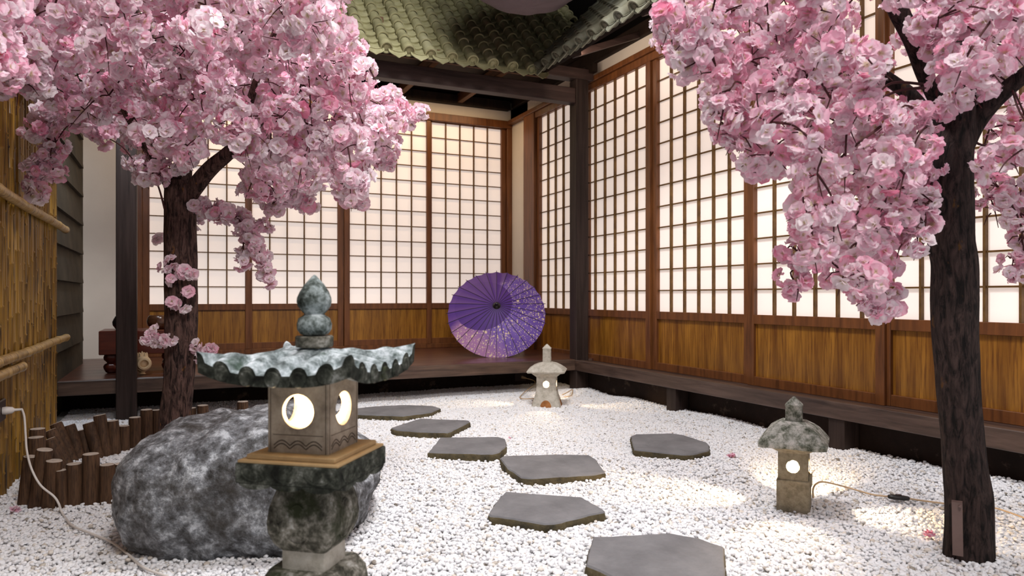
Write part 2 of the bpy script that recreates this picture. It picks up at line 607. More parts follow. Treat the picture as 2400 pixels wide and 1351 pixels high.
# walls behind the doors
m = MB()
m.box(-0.95, 3.12, 6.47, 6.55, 0.0, 2.66)
struct(m, 'wall_back', MT['plaster'])
m = MB()
m.box(3.045, 3.12, 0.7, 6.47, 0.0, 2.66)
struct(m, 'wall_right', MT['plaster'])
m = MB()
m.box(-0.95, -0.275, 6.40, 6.47, DECK_Z, 2.56)
struct(m, 'wall_back_left', MT['plaster'], 'white plaster wall piece behind the dark post at the left end', 'wall')
m = MB()
m.box(2.985, 3.045, 6.02, 6.47, DECK_Z, 2.56)
struct(m, 'wall_corner', MT['plaster'], 'narrow white plaster strip in the corner between both door rows', 'wall')
# plaster strips above the headers
m = MB()
m.box(-0.95, 2.985, 6.395, 6.47, 2.445, 2.56)
struct(m, 'trim_1', MT['plaster'], 'cream plaster band above the doors at the back', 'trim')
m = MB()
m.box(2.985, 3.045, 0.7, 6.395, 2.445, 2.56)
struct(m, 'trim_2', MT['plaster'], 'cream plaster band above the doors on the right', 'trim')
# headers
m = MB()
m.bbox(-0.30, 2.985, 6.355, 6.44, 2.372, 2.445)
struct(m, 'trim_3', MT['frame'], 'brown header rail along the top of the back doors', 'trim')
m = MB()
m.bbox(2.93, 3.045, 0.9, 6.39, 2.405, 2.445)
m.bbox(2.95, 3.045, 0.9, 5.99, 2.352, 2.405)
struct(m, 'trim_4', MT['frame'], 'brown header rail along the top of the right doors', 'trim')

# dark upper walls above the little roofs
m = MB()
m.box(-0.95, 3.12, 6.47, 6.55, 2.66, 4.35)
struct(m, 'wall_back_upper', MT['dark'])
m = MB()
m.box(3.045, 3.12, 0.7, 6.47, 2.66, 4.35)
struct(m, 'wall_right_upper', MT['dark'])
m = MB()
m.box(-0.95, XL - 0.045, 0.5, 6.47, 2.7, 4.35)
struct(m, 'wall_left_upper', MT['dark'])

# left wall of lapped boards
m = MB()
zb = 0.20
while zb < 2.7:
    m.box(XL - 0.05, XL, 4.46, 6.00, 0, 0.218, Matrix.Translation((0, 0, zb)) @ Matrix.Translation((XL, 0, 0)) @ Matrix.Rotation(math.radians(-6), 4, 'Y') @ Matrix.Translation((-XL, 0, 0)))
    zb += 0.2075
o = struct(m, 'wall_left', MT['shingle'], 'left side wall of dark lapped wooden boards', 'wall')
m = MB()
m.box(-0.95, XL - 0.045, 0.5, 6.47, 0, 2.7)
struct(m, 'wall_left_core', MT['shingle'])

# veranda deck and ledge
m = MB()
yy = YE
k = 0
while yy < 6.40:
    y2 = min(6.42, yy + 0.20)
    m.bbox(-0.66, 3.0, yy, y2 - 0.0015, DECK_Z - 0.03, DECK_Z, 0.0015)
    yy = y2
struct(m, 'floor_deck', MT['deck'], 'dark polished wooden veranda floor in front of the back doors', 'floor')
m = MB()
m.bbox(-0.66, 2.93, YE - 0.025, YE + 0.03, 0.158, DECK_Z - 0.002, 0.003)
struct(m, 'beam_deck_edge', MT['edge'], 'dark edge beam along the front of the back veranda', 'beam')
m = MB()
m.bbox(XE - 0.03, XE + 0.03, 0.8, YE - 0.03, 0.158, 0.238, 0.003)
struct(m, 'beam_ledge_edge', MT['edge_y'], 'dark edge beam below the doors on the right', 'beam')
m = MB()
m.bbox(XE + 0.031, 3.045, 0.8, YE + 0.02, 0.195, 0.223, 0.002)
struct(m, 'floor_ledge', MT['beam_y'], 'narrow brown ledge below the doors on the right', 'ledge')
m = MB()
m.box(-0.66, 2.95, 5.30, 5.34, -0.05, 0.215)
struct(m, 'baseboard_back', MT['skirt'])
m = MB()
m.box(2.885, 2.925, 0.8, 5.30, -0.05, 0.195)
struct(m, 'baseboard_right', MT['skirt'])
# sill under the back doors
m = MB()
m.bbox(-0.28, 2.985, 6.37, 6.455, DECK_Z, 0.285, 0.003)
struct(m, 'trim_5', MT['frame'], 'low brown sill below the back doors', 'trim')

# posts
for (x0, y0, z1, lab) in ((2.775, 4.755, 2.40, 'tall dark wooden post at the corner of the veranda beside the purple umbrella'),
                          (-0.322, 4.755, 2.40, 'tall dark wooden post at the left, between board wall and tree trunk')):
    m = MB()
    m.bbox(x0, x0 + 0.108, y0, y0 + 0.108, -0.03, z1, 0.004)
    struct(m, 'pillar', MT['post'], lab, 'post')
for yy, lab in ((3.60, 'short dark foot post under the ledge, behind the pentagonal flagstone'), (2.37, 'short dark foot post under the ledge, beside the right stone lantern'),
                (1.15, 'short dark foot post under the ledge, nearest the viewer')):
    m = MB()
    m.bbox(XE - 0.02, XE + 0.08, yy - 0.04, yy + 0.05, -0.04, 0.158, 0.003)
    struct(m, 'pillar_foot', MT['post'], lab, 'post')

# beams of the veranda roof
m = MB()
m.bbox(-0.60, 2.775, 4.765, 4.855, 2.215, 2.330, 0.004)
struct(m, 'beam_front', MT['beam'], 'long dark beam resting between both posts under the back roof', 'beam')
m = MB()
m.bbox(-0.60, 2.93, 4.755, 4.855, 2.400, 2.485, 0.004)
struct(m, 'beam_plate', MT['beam'], 'dark wall plate beam on top of the corner post', 'beam')
m = MB()
m.box(2.885, 2.93, 4.70, 4.80, 2.455, 2.52)
m.bbox(-0.60, 2.95, 6.32, 6.395, 2.545, 2.63, 0.004)
struct(m, 'beam_back', MT['soffit'], 'dark beam along the top of the back wall', 'beam')
m = MB()
m.bbox(2.95, 3.045, 0.9, 6.31, 2.555, 2.655, 0.004)
struct(m, 'beam_side', MT['soffit'], 'dark beam along the top of the right wall', 'beam')
m = MB()
m.box(-0.66, 3.045, 4.96, 6.45, 2.66, 2.69)
struct(m, 'ceiling_veranda', MT['soffit'], 'dark board ceiling above the veranda', 'ceiling')
for xr in (0.05, 0.64, 1.23, 1.81, 2.395):
    m = MB()
    m.bbox(xr, xr + 0.05, 4.80, 6.33, 2.555, 2.64, 0.003)
    struct(m, 'beam_rafter', MT['rafter'], None, None)
for xr in (0.55, 1.07, 1.59, 2.11):
    m = MB()
    m.bbox(xr, xr + 0.045, 4.58, 5.1, 2.332, 2.395, 0.003)
    struct(m, 'beam_rafter_end', MT['rafter'], None, None)
m = MB()
m.bbox(2.62, 2.68, 0.9, 4.70, 2.545, 2.60, 0.004)
struct(m, 'beam_purlin', MT['beam_y'], 'dark purlin beam under the right tiled roof', 'beam')
for yr in (1.6, 2.5, 3.4, 4.2):
    m = MB()
    Mx = Matrix.Translation((2.42, yr, 2.36)) @ Matrix.Rotation(math.radians(-22), 4, 'Y')
    m.bbox(0, 0.60, -0.018, 0.018, -0.022, 0.022, 0.003, Mx)
    struct(m, 'beam_side_rafter', MT['beam'], None, None)
m = MB()
m.bbox(-0.55, 2.42, 4.565, 4.585, 2.305, 2.325, 0.002)
struct(m, 'trim_6', MT['rafter'], 'thin red brown eave lath under the tiles of the back roof', 'trim')


# ------------------------------------------------------------------ tiled roofs
def tiled_roof(name, base, du, dv, u0, u1, vmax, mat, label, valley, side):
    """u runs along the eave, v up the slope; valley(u) is the v at which the row begins"""
    base, du, dv = Vector(base), Vector(du), Vector(dv).normalized()
    dn = Vector((0, 0, 1)) - dv * dv.z
    dn.normalize()
    W = lambda u, v, w: base + du * u + dv * v + dn * w
    root = empty(name, (0, 0, 0))
    tag(root, label, 'roof', kind='structure')
    pitch, seg = 0.1485, 0.108
    cov, pan, endm, pend = MB(), MB(), MB(), MB()
    nrow = int((u1 - u0) / pitch)
    vert = Vector((0, 0, 1))
    out = -Vector((dv.x, dv.y, 0)).normalized()
    for r in range(nrow + 1):
        u = u0 + r * pitch
        vs_ = valley(u)
        k0 = int(math.ceil(vs_ / seg - 0.35)) if vs_ > 0 else 0
        for k in range(k0, int(vmax / seg)):
            v0, v1 = k * seg, (k + 1) * seg + 0.01
            jr = 0.0012 * math.sin(r * 5.1 + k * 2.3)
            rings = []
            for (v, rad, wo) in ((v0, 0.0330, 0.002), (v0, 0.0388, 0.0055), (v0 + 0.005, 0.0398, 0.0055), (v0 + 0.02, 0.0375, 0.002), (v1, 0.0318, -0.002)):
                rings.append([W(u + jr + rad * math.cos(a), v, wo + rad * math.sin(a)) for a in [PI * (-0.12 + 1.24 * q / 12) for q in range(13)]])
            cov.loft(rings, False, False, closed=False)
        # pans
        uc = u + pitch / 2
        vs2 = valley(uc)
        k0 = int(math.ceil(vs2 / 0.092 - 0.2)) if vs2 > 0 else 0
        hw = pitch / 2 - 0.012
        for k in range(k0, int(vmax / 0.092)):
            v0, v1 = k * 0.092, (k + 1) * 0.092 + 0.02
            rings = []
            for (v, wo) in ((v0 + 0.0, -0.012), (v0, 0.006), (v0 + 0.003, 0.007), (v1, -0.014)):
                ring = []
                for q in range(11):
                    s = -1 + 2 * q / 10
                    bulge = 0.020 * (1 - s * s)
                    ring.append(W(uc + hw * s, v - 0.026 * (1 - s * s) * (1 if v < v0 + 0.02 else 0.3), wo - 0.004 - bulge))
                rings.append(ring)
            pan.loft(rings, False, False, closed=False)
        if vs_ <= 0.02:
            # round end cap of a cover tile, facing out
            c = W(u, -0.018, 0.004)
            ax, bx = du, dn
            prof = [(0.0395, -0.03), (0.0400, 0.010), (0.033, 0.011), (0.031, -0.004), (0.017, -0.004), (0.015, 0.002), (0.003, 0.002)]
            rings = [[c + (ax * math.cos(t) + bx * math.sin(t)) * rr - dv * dd for t in [2 * PI * q / 22 for q in range(22)]] for rr, dd in prof]
            endm.loft(rings, False, True)
        if vs2 <= 0.02:
            # pendant pan end: hangs down, pointed
            c = W(uc, -0.024, -0.012)
            npt = 12
            top, bot = [], []
            for q in range(npt + 1):
                s = -1 + 2 * q / npt
                top.append((hw * s, 0.018 * (s * s)))
                depth = 0.036 * (1 - abs(s) ** 2.0) + 0.004 + (0.012 * max(0, 1 - abs(s) * 3))
                bot.append((hw * s * 0.96, -0.010 - depth))
            tilt = (vert * 0.86 + out * -0.5).normalized() * 1.0
            rings = []
            for off in (0.0, 0.009):
                loop = [c + du * a + tilt * b + out * off for a, b in top] + [c + du * a + tilt * b + out * off for a, b in reversed(bot)]
                rings.append(loop)
            inner = [c + du * a * 0.8 + tilt * (b * 0.78 - 0.006) + out * 0.009 for a, b in top] + [c + du * a * 0.8 + tilt * (b * 0.78 - 0.006) + out * 0.009 for a, b in reversed(bot)]
            inner2 = [p - out * 0.005 for p in inner]
            pend.loft([rings[0], rings[1], inner, inner2], False, False)
            n_ = len(inner2)
            hlf = n_ // 2
            pend.add(inner2, [(i, i + 1, n_ - 2 - i, n_ - 1 - i) for i in range(hlf - 1)])
    cov.build('cover_tile_rows', mat, root, 40)
    pan.build('pan_tile_rows', mat, root, 40)
    endm.build('round_tile_ends', mat, root, 35)
    pend.build('pendant_tile_ends', mat, root, 35)
    # board under the tiles
    bd = MB()
    m0, m1 = W(u0 - 0.08, 0.02, -0.045), W(u1 + 0.1, 0.02, -0.045)
    nU = 40
    top_, bot_ = [], []
    for i in range(nU + 1):
        u = u0 - 0.08 + (u1 - u0 + 0.18) * i / nU
        a = max(0.02, valley(u))
        b = max(a, vmax)
        top_.append(W(u, a, -0.042))
        bot_.append(W(u, b, -0.042))
    bd.loft([top_, bot_, [p - dn * 0.02 for p in bot_], [p - dn * 0.02 for p in top_], top_], False, False, closed=False)
    bd.build('roof_board', MT['soffit'], root)
    return root


tiled_roof('roof_back', (0, 4.50, 2.335), (1, 0, 0), (0, 1, 1), -0.567, 3.0, 1.55, MT['tile'],
           'sage green tiled roof over the back veranda', lambda u: max(0.0, (u - 2.335) * 1.414), 0)
tiled_roof('roof_right', (2.30, 0, 2.335), (0, 1, 0), (1, 0, 1), 1.20, 4.62, 1.15, MT['tile_shaded'],
           'weathered grey green tiled roof along the right wall', lambda u: max(0.0, (u - 4.50) * 1.414), 1)


# ------------------------------------------------------------------ sliding paper doors
def shoji(n, label, to_world, bars, lo, hi, z0, zp0, zp1, ztop, nrow, kick=True, sl=0.045, sr=0.045, depth=0.0):
    """bars: positions of the paper edge and bars along the wall; lo, hi outer edges; to_world(a, t, z): t = out of the wall"""
    root = empty('door_%d' % n, to_world(lo, depth, z0))
    tag(root, label, 'sliding door', kind='structure')
    o0 = Vector(root.location)

    def bx(mb, a0, a1, t0, t1, za, zb, b=0.002):
        p, q = to_world(a0, t0 + depth, za), to_world(a1, t1 + depth, zb)
        lo_ = [min(p[i], q[i]) - o0[i] for i in range(3)]
        hi_ = [max(p[i], q[i]) - o0[i] for i in range(3)]
        if b:
            mb.bbox(lo_[0], hi_[0], lo_[1], hi_[1], lo_[2], hi_[2], b)
        else:
            mb.box(lo_[0], hi_[0], lo_[1], hi_[1], lo_[2], hi_[2])
    a0, a1 = bars[0], bars[-1]
    fr = MB()
    bx(fr, lo, a0, -0.008, 0.030, z0, ztop)
    bx(fr, a1, hi, -0.008, 0.030, z0, ztop)
    bx(fr, a0, a1, -0.006, 0.027, zp1, ztop)
    bx(fr, a0, a1, -0.006, 0.027, zp0 - 0.052, zp0)
    bx(fr, a0, a1, -0.006, 0.027, z0, z0 + 0.052)
    fr.build('frame', MT['frame'], root)
    la = MB()
    for a in bars[1:-1]:
        bx(la, a - 0.0052, a + 0.0052, 0.0, 0.020, zp0, zp1, 0)
    for i in range(1, nrow):
        z = zp0 + (zp1 - zp0) * i / nrow
        bx(la, a0, a1, 0.001, 0.012, z - 0.0040, z + 0.0040, 0)
    la.build('lattice', MT['lattice'], root)
    pa = MB()
    bx(pa, a0 - 0.01, a1 + 0.01, -0.003, -0.0005, zp0 - 0.01, zp1 + 0.01, 0)
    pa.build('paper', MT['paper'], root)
    kp = MB()
    bx(kp, a0 - 0.01, a1 + 0.01, -0.004, 0.010, z0 + 0.03, zp0 - 0.03, 0)
    kp.build('wood_panel', MT['panel'], root)
    return root


back = lambda a, t, z: (a, YB - t, z)
right = lambda a, t, z: (XR - t, a, z)
PB = 0.1431
bz0, bz1 = 0.6646, 2.3646
for i, (x0, lo_, hi_, dep, lab) in enumerate(((-0.196, -0.245, 0.5575, 0.022, 'paper sliding door at the back behind the left tree trunk'),
                                              (0.576, 0.535, 1.342, 0.0, 'paper sliding door at the back, second from the left'),
                                              (1.3946, 1.345, 2.148, 0.022, 'paper sliding door at the back, third from the left'),
                                              (2.167, 2.125, 2.93, 0.0, 'paper sliding door at the back beside the corner, behind the purple umbrella'))):
    shoji(i + 1, lab, back, [x0 + PB * k for k in range(6)], lo_, hi_, 0.285, bz0, bz1, 2.372, 12, depth=dep)
PR = 0.1386
rz0, rz1 = 0.624, 2.348
for i, (ys, lo_, hi_, dep, lab) in enumerate((([5.756 - PR * k for k in range(7)], 5.80, 4.88, 0.0, 'paper sliding door on the right wall, farthest, between corner and dark post'),
                                              ([4.936 - PR * k for k in range(6)] + [4.111], 4.985, 4.060, 0.018, 'paper sliding door on the right wall, beside the dark corner post'),
                                              ([4.010 - PR * k for k in range(6)] + [3.178], 4.055, 3.130, 0.0, 'paper sliding door on the right wall behind the overhanging blossoms'),
                                              ([3.082 - PR * k for k in range(6)] + [2.304], 3.127, 2.256, 0.018, 'paper sliding door on the right wall, left of the dark tree trunk'),
                                              ([2.239 - PR * k for k in range(7)], 2.29, 1.362, 0.0, 'paper sliding door on the right wall behind the dark tree trunk'))):
    shoji(i + 5, lab, right, ys[::-1], hi_, lo_, 0.223, rz0, rz1, 2.352, 12, depth=dep)
# door jamb posts
m = MB()
m.bbox(2.932, 2.985, 6.36, 6.46, DECK_Z, 2.372, 0.003)
struct(m, 'trim_7', MT['frame'], 'brown jamb post at the right end of the back doors', 'trim')
m = MB()
m.bbox(-0.305, -0.247, 6.36, 6.46, DECK_Z, 2.372, 0.003)
struct(m, 'trim_8', MT['frame'], 'brown jamb post at the left end of the back doors', 'trim')
m = MB()
m.bbox(2.94, 3.045, 5.805, 6.02, 0.223, 2.405, 0.003)
struct(m, 'trim_9', MT['frame'], 'wide brown jamb post beside the white corner', 'trim')

m = MB()
m.box(XL - 0.045, XL - 0.03, 1.55, 4.46, 0, 1.78)
struct(m, 'wall_left_gap_shade', MT['dark'])  # near-black sheet added as the shade in the gaps between the canes
# ================================================================== BAMBOO FENCE
root = empty('bamboo_fence', (XL + 0.01, 3.2, 0))
tag(root, 'golden bamboo cane fence along the left edge with cross rails', 'fence')
m = MB()
y = 1.6
rr = random.Random(4)
while y < 4.45:
    r = rr.uniform(0.0095, 0.0150)
    y += r
    x = XL + 0.024 + rr.uniform(-0.005, 0.005)
    zt = 1.80 + rr.uniform(-0.02, 0.03)
    pts, rad = [], []
    z = -0.02
    lean = rr.uniform(-0.006, 0.006)
    nd = rr.uniform(0.0, 0.22)
    step = rr.uniform(0.17, 0.28)
    zs = [(-0.02, 1.0)]
    q = nd
    while q < zt:
        zs += [(q - 0.006, 1.0), (q - 0.002, 1.22), (q + 0.002, 1.22), (q + 0.006, 1.0)]
        q += step * rr.uniform(0.85, 1.15)
    zs.append((zt, 1.0))
    zs = sorted([w for w in zs if w[0] >= -0.02])
    for zz, kf in zs:
        pts.append((x - (XL + 0.01), y + lean * zz - 3.2, zz))
        rad.append(r * kf)
    m.tube(pts, rad, 8)
    y += r * 1.05
m.build('canes', MT['bamboo'], root, 50)
for (z, xo, y1) in ((1.09, 0.055, 4.56), (0.505, 0.055, 4.58), (1.655, 0.055, 4.46), (0.62, 0.06, 3.30)):
    m = MB()
    pts, rad = [], []
    yy = 1.55 if z != 0.62 else 2.2
    zz0 = z if z != 0.62 else 0.46
    while yy < y1:
        for d, kf in ((0, 1.0), (0.008, 1.13), (0.016, 1.0)):
            pts.append((xo, yy + d - 3.2, zz0 + 0.002 * math.sin(yy * 5)))
            rad.append(0.0185 * kf)
        yy += 0.27
    pts.append((xo, y1 - 3.2, zz0))
    rad.append(0.0175)
    m.tube(pts, rad, 12)
    m.build('cross_rail', MT['bamboo_rail'], root, 50)

# ================================================================== FLAGSTONES
FLAG_Z = 0.034
flags = [
    ([(792, 962), (880, 953), (945, 949.5), (1015, 952), (1032, 957), (1010, 967), (945, 975), (850, 972), (790, 968)], 'long low grey flagstone farthest back, half behind the lantern box'),
    ([(917, 1003), (985, 981.5), (1098, 986), (1102, 989), (1050, 1014.5), (985, 1012), (930, 1008)], 'grey flagstone with a long left point, second from the back'),
    ([(1004, 1060), (1032, 1026), (1168, 1024.5), (1184, 1029), (1187, 1045), (1170, 1060), (1155, 1064), (1080, 1062)], 'dark grey flagstone, third from the back in the row'),
    ([(1172, 1074), (1182, 1069), (1310, 1065.5), (1380, 1067), (1396, 1076), (1418, 1107), (1395, 1112), (1245, 1121), (1222, 1119), (1190, 1098)], 'wide grey flagstone in the middle of the gravel'),
    ([(1478, 1023), (1490, 1018.5), (1575, 1016.5), (1600, 1020), (1655, 1037), (1662, 1043), (1662, 1055), (1625, 1065), (1600, 1066), (1486, 1054)], 'pentagonal grey flagstone standing apart toward the right wall'),
    ([(1145, 1205), (1162, 1177), (1185, 1153), (1365, 1166), (1415, 1195), (1418, 1200), (1380, 1207), (1300, 1227), (1275, 1228), (1220, 1219), (1150, 1209)], 'large grey flagstone with a pointed right end, second nearest'),
    ([(1374, 1324), (1381, 1290), (1391, 1259), (1500, 1254), (1570, 1250), (1640, 1263), (1696, 1282), (1699, 1340), (1690, 1420), (1560, 1415), (1420, 1345)], 'largest grey flagstone at the bottom edge, nearest the viewer'),
]
flag_polys = []
for px, lab in flags:
    pts = [G(x, y, FLAG_Z) for x, y in px]
    cx = sum(p.x for p in pts) / len(pts)
    cy = sum(p.y for p in pts) / len(pts)
    root = empty('flagstone', (cx, cy, 0))
    tag(root, lab, 'flagstone', 'grey flagstones in the white pebbles')
    loop = []
    for i, p in enumerate(pts):
        q = pts[(i + 1) % len(pts)]
        k = max(2, int((q - p).length / 0.022))
        for j in range(k):
            t = j / k
            w = p.lerp(q, t)
            n_ = Vector((q.y - p.y, p.x - q.x, 0)).normalized()
            a = 0.004 * noise.noise(Vector((w.x * 22, w.y * 22, 5.0))) if j else 0
            loop.append(Vector((w.x + n_.x * a - cx, w.y + n_.y * a - cy, 0)))
    flag_polys.append([(p.x, p.y) for p in pts])
    c0 = Vector((0, 0, 0))

    def ringat(scale, inset, z, rough=0.0):
        out = []
        for p in loop:
            d = p.normalized()
            r = max(0.0, p.length * scale - inset)
            q = d * r
            q.z = z + rough * noise.noise(Vector(((q.x + cx) * 30, (q.y + cy) * 30, z * 70 + 3)))
            rr_ = rough * 0.9 * noise.noise(Vector(((q.x + cx) * 45, (q.y + cy) * 45, z * 90)))
            q.x += d.x * rr_
            q.y += d.y * rr_
            out.append(q)
        return out
    m = MB()
    m.cur = 1
    m.loft([ringat(1, -0.003, -0.02), ringat(1, -0.004, 0.0, 0.006), ringat(1, -0.002, 0.013, 0.007), ringat(1, -0.003, 0.024, 0.005), ringat(1, 0.0, FLAG_Z - 0.005, 0.002)], True, False)
    m.cur = 0
    m.loft([ringat(1, 0.0, FLAG_Z - 0.005, 0.002), ringat(1, 0.004, FLAG_Z, 0.001)] + [ringat(s_, 0.004, FLAG_Z + 0.0005, 0.0022) for s_ in (0.93, 0.8, 0.65, 0.5, 0.35, 0.2, 0.08)], False, True)
    m.build('stone_slab', [MT['flag'], MT['flag_side']], root, 45)


def in_poly(poly, x, y):
    ins, j = False, len(poly) - 1
    for i in range(len(poly)):
        xi, yi = poly[i]
        xj, yj = poly[j]
        if (yi > y) != (yj > y) and x < (xj - xi) * (y - yi) / (yj - yi) + xi:
            ins = not ins
        j = i
    return ins


# ================================================================== PEBBLES (uncountable)
ROCK_C = P(610, 1100, 2.28)
pts, scl, rot = [], [], []
step = 0.0106
ny_ = int((5.30 - 0.95) / (step * 0.87))
polys_np = []
for poly in flag_polys:
    xs, ys = [p[0] for p in poly], [p[1] for p in poly]
    polys_np.append((min(xs), max(xs), min(ys), max(ys), poly))
for jy in range(ny_):
    y = 0.95 + jy * step * 0.87
    nxx = int((2.87 + 0.60) / step)
    for ix in range(nxx):
        x = -0.60 + (ix + 0.5 * (jy % 2)) * step + random.uniform(-0.4, 0.4) * step
        yy = y + random.uniform(-0.4, 0.4) * step
        dep = yy * CS + x * SN
        rx = x * CS - yy * SN
        if dep < 1.45 or abs(rx) > dep * 0.95:
            continue
        skip = False
        for a, b, c_, d_, poly in polys_np:
            if a + 0.004 < x < b - 0.004 and c_ + 0.004 < yy < d_ - 0.004 and in_poly(poly, x, yy):
                skip = True
                break
        if skip or (x > 2.877):
            continue
        z = gh(x, yy)
        s = random.uniform(0.0044, 0.0072)
        if random.random() < 0.22 and dep < 3.2:
            z += random.uniform(0.004, 0.008)
        pts.append((x, yy, z + random.uniform(-0.003, 0.004)))
        scl.append((s * random.uniform(1.0, 1.45), s * random.uniform(0.85, 1.15), s * random.uniform(0.62, 0.95)))
        rot.append((random.uniform(-0.5, 0.5), random.uniform(-0.5, 0.5), random.uniform(0, 2 * PI)))
me = bpy.data.meshes.new('gravel')
me.vertices.add(len(pts))
me.vertices.foreach_set('co', np.array(pts, dtype=np.float32).ravel())
a = me.attributes.new('scl', 'FLOAT_VECTOR', 'POINT')
a.data.foreach_set('vector', np.array(scl, dtype=np.float32).ravel())
a = me.attributes.new('rot', 'FLOAT_VECTOR', 'POINT')
a.data.foreach_set('vector', np.array(rot, dtype=np.float32).ravel())
gravel = bpy.data.objects.new('gravel', me)
COL.objects.link(gravel)
tag(gravel, 'loose white rounded pebbles covering the whole garden floor', 'gravel', kind='stuff')
ng = bpy.data.node_groups.new('pebbles', 'GeometryNodeTree')
ng.interface.new_socket('Geometry', in_out='INPUT', socket_type='NodeSocketGeometry')
ng.interface.new_socket('Geometry', in_out='OUTPUT', socket_type='NodeSocketGeometry')
N, Lk = ng.nodes, ng.links
gi, go = N.new('NodeGroupInput'), N.new('NodeGroupOutput')
ico = N.new('GeometryNodeMeshIcoSphere')
ico.inputs['Radius'].default_value = 1.0
ico.inputs['Subdivisions'].default_value = 3
ssm = N.new('GeometryNodeSetShadeSmooth')
stm = N.new('GeometryNodeSetMaterial')
stm.inputs['Material'].default_value = MT['gravel']
spn = N.new('GeometryNodeSetPosition')
ns = N.new('ShaderNodeTexNoise')
ns.inputs['Scale'].default_value = 0.9
sub = N.new('ShaderNodeVectorMath')
sub.operation = 'SUBTRACT'
sub.inputs[1].default_value = (0.5, 0.5, 0.5)
mul = N.new('ShaderNodeVectorMath')
mul.operation = 'SCALE'
mul.inputs['Scale'].default_value = 0.9
iop = N.new('GeometryNodeInstanceOnPoints')
ra = N.new('GeometryNodeInputNamedAttribute')
ra.data_type = 'FLOAT_VECTOR'
ra.inputs['Name'].default_value = 'rot'
sa = N.new('GeometryNodeInputNamedAttribute')
sa.data_type = 'FLOAT_VECTOR'
sa.inputs['Name'].default_value = 'scl'
Lk.new(ico.outputs['Mesh'], spn.inputs['Geometry'])
Lk.new(ns.outputs['Color'], sub.inputs[0])
Lk.new(sub.outputs[0], mul.inputs[0])
Lk.new(mul.outputs[0], spn.inputs['Offset'])
Lk.new(spn.outputs[0], ssm.inputs[0])
Lk.new(ssm.outputs[0], stm.inputs[0])
Lk.new(gi.outputs[0], iop.inputs['Points'])
Lk.new(stm.outputs[0], iop.inputs['Instance'])
Lk.new([o_ for o_ in ra.outputs if o_.enabled][0], iop.inputs['Rotation'])
Lk.new([o_ for o_ in sa.outputs if o_.enabled][0], iop.inputs['Scale'])
Lk.new(iop.outputs[0], go.inputs[0])
md = gravel.modifiers.new('pebbles', 'NODES')
md.node_group = ng

# ================================================================== BOULDER
bm = bmesh.new()
bmesh.ops.create_icosphere(bm, subdivisions=6, radius=1.0)
AX, AY, AZ = 0.355, 0.36, 0.222
for v in bm.verts:
    d = v.co.normalized()
    # superellipsoid, flatter on top, tucked in at the bottom
    pw = 3.8
    k = (abs(d.x) ** pw + abs(d.y) ** pw + abs(d.z) ** pw) ** (-1 / pw)
    p = Vector((d.x * k, d.y * k, d.z * k))
    low = max(0.0, -p.z)
    p.x *= 1.0 - 0.24 * low ** 1.3
    p.y *= 1.0 - 0.20 * low ** 1.6
    # the left shoulder is lower, the top peaks a little right of the middle
    if p.z > 0:
        p.z *= 1.0 - 0.14 * max(0, -p.x - 0.05) ** 1.3 - 1.15 * max(0, p.x - 0.25) ** 1.2 - 0.20 * max(0, -p.y) ** 2
        p.z *= 1.0 - 0.10 * math.exp(-((p.x + 0.30) / 0.12) ** 2)
    q = Vector((p.x * AX, p.y * AY, p.z * AZ))
    n1 = noise.fractal(q * 3.4 + Vector((4, 2, 9)), 0.9, 2.0, 4) * 0.022
    n2 = noise.fractal(q * 15 + Vector((1, 7, 3)), 0.8, 2.1, 5) * 0.010
    rdg = (1 - abs(noise.noise(q * 6 + Vector((9, 1, 2))))) ** 4 * 0.012
    v.co = q + d * (n1 + n2 + rdg)
me = bpy.data.meshes.new('boulder')
bm.to_mesh(me)
bm.free()
me.materials.append(MT['rock'])
me.shade_smooth()
rock = bpy.data.objects.new('boulder', me)
COL.objects.link(rock)
rock.location = (ROCK_C.x, ROCK_C.y, 0.148)
rock.rotation_euler = (0, 0, -TH)
tag(rock, 'big rounded grey boulder behind the nearest stone lantern', 'boulder')

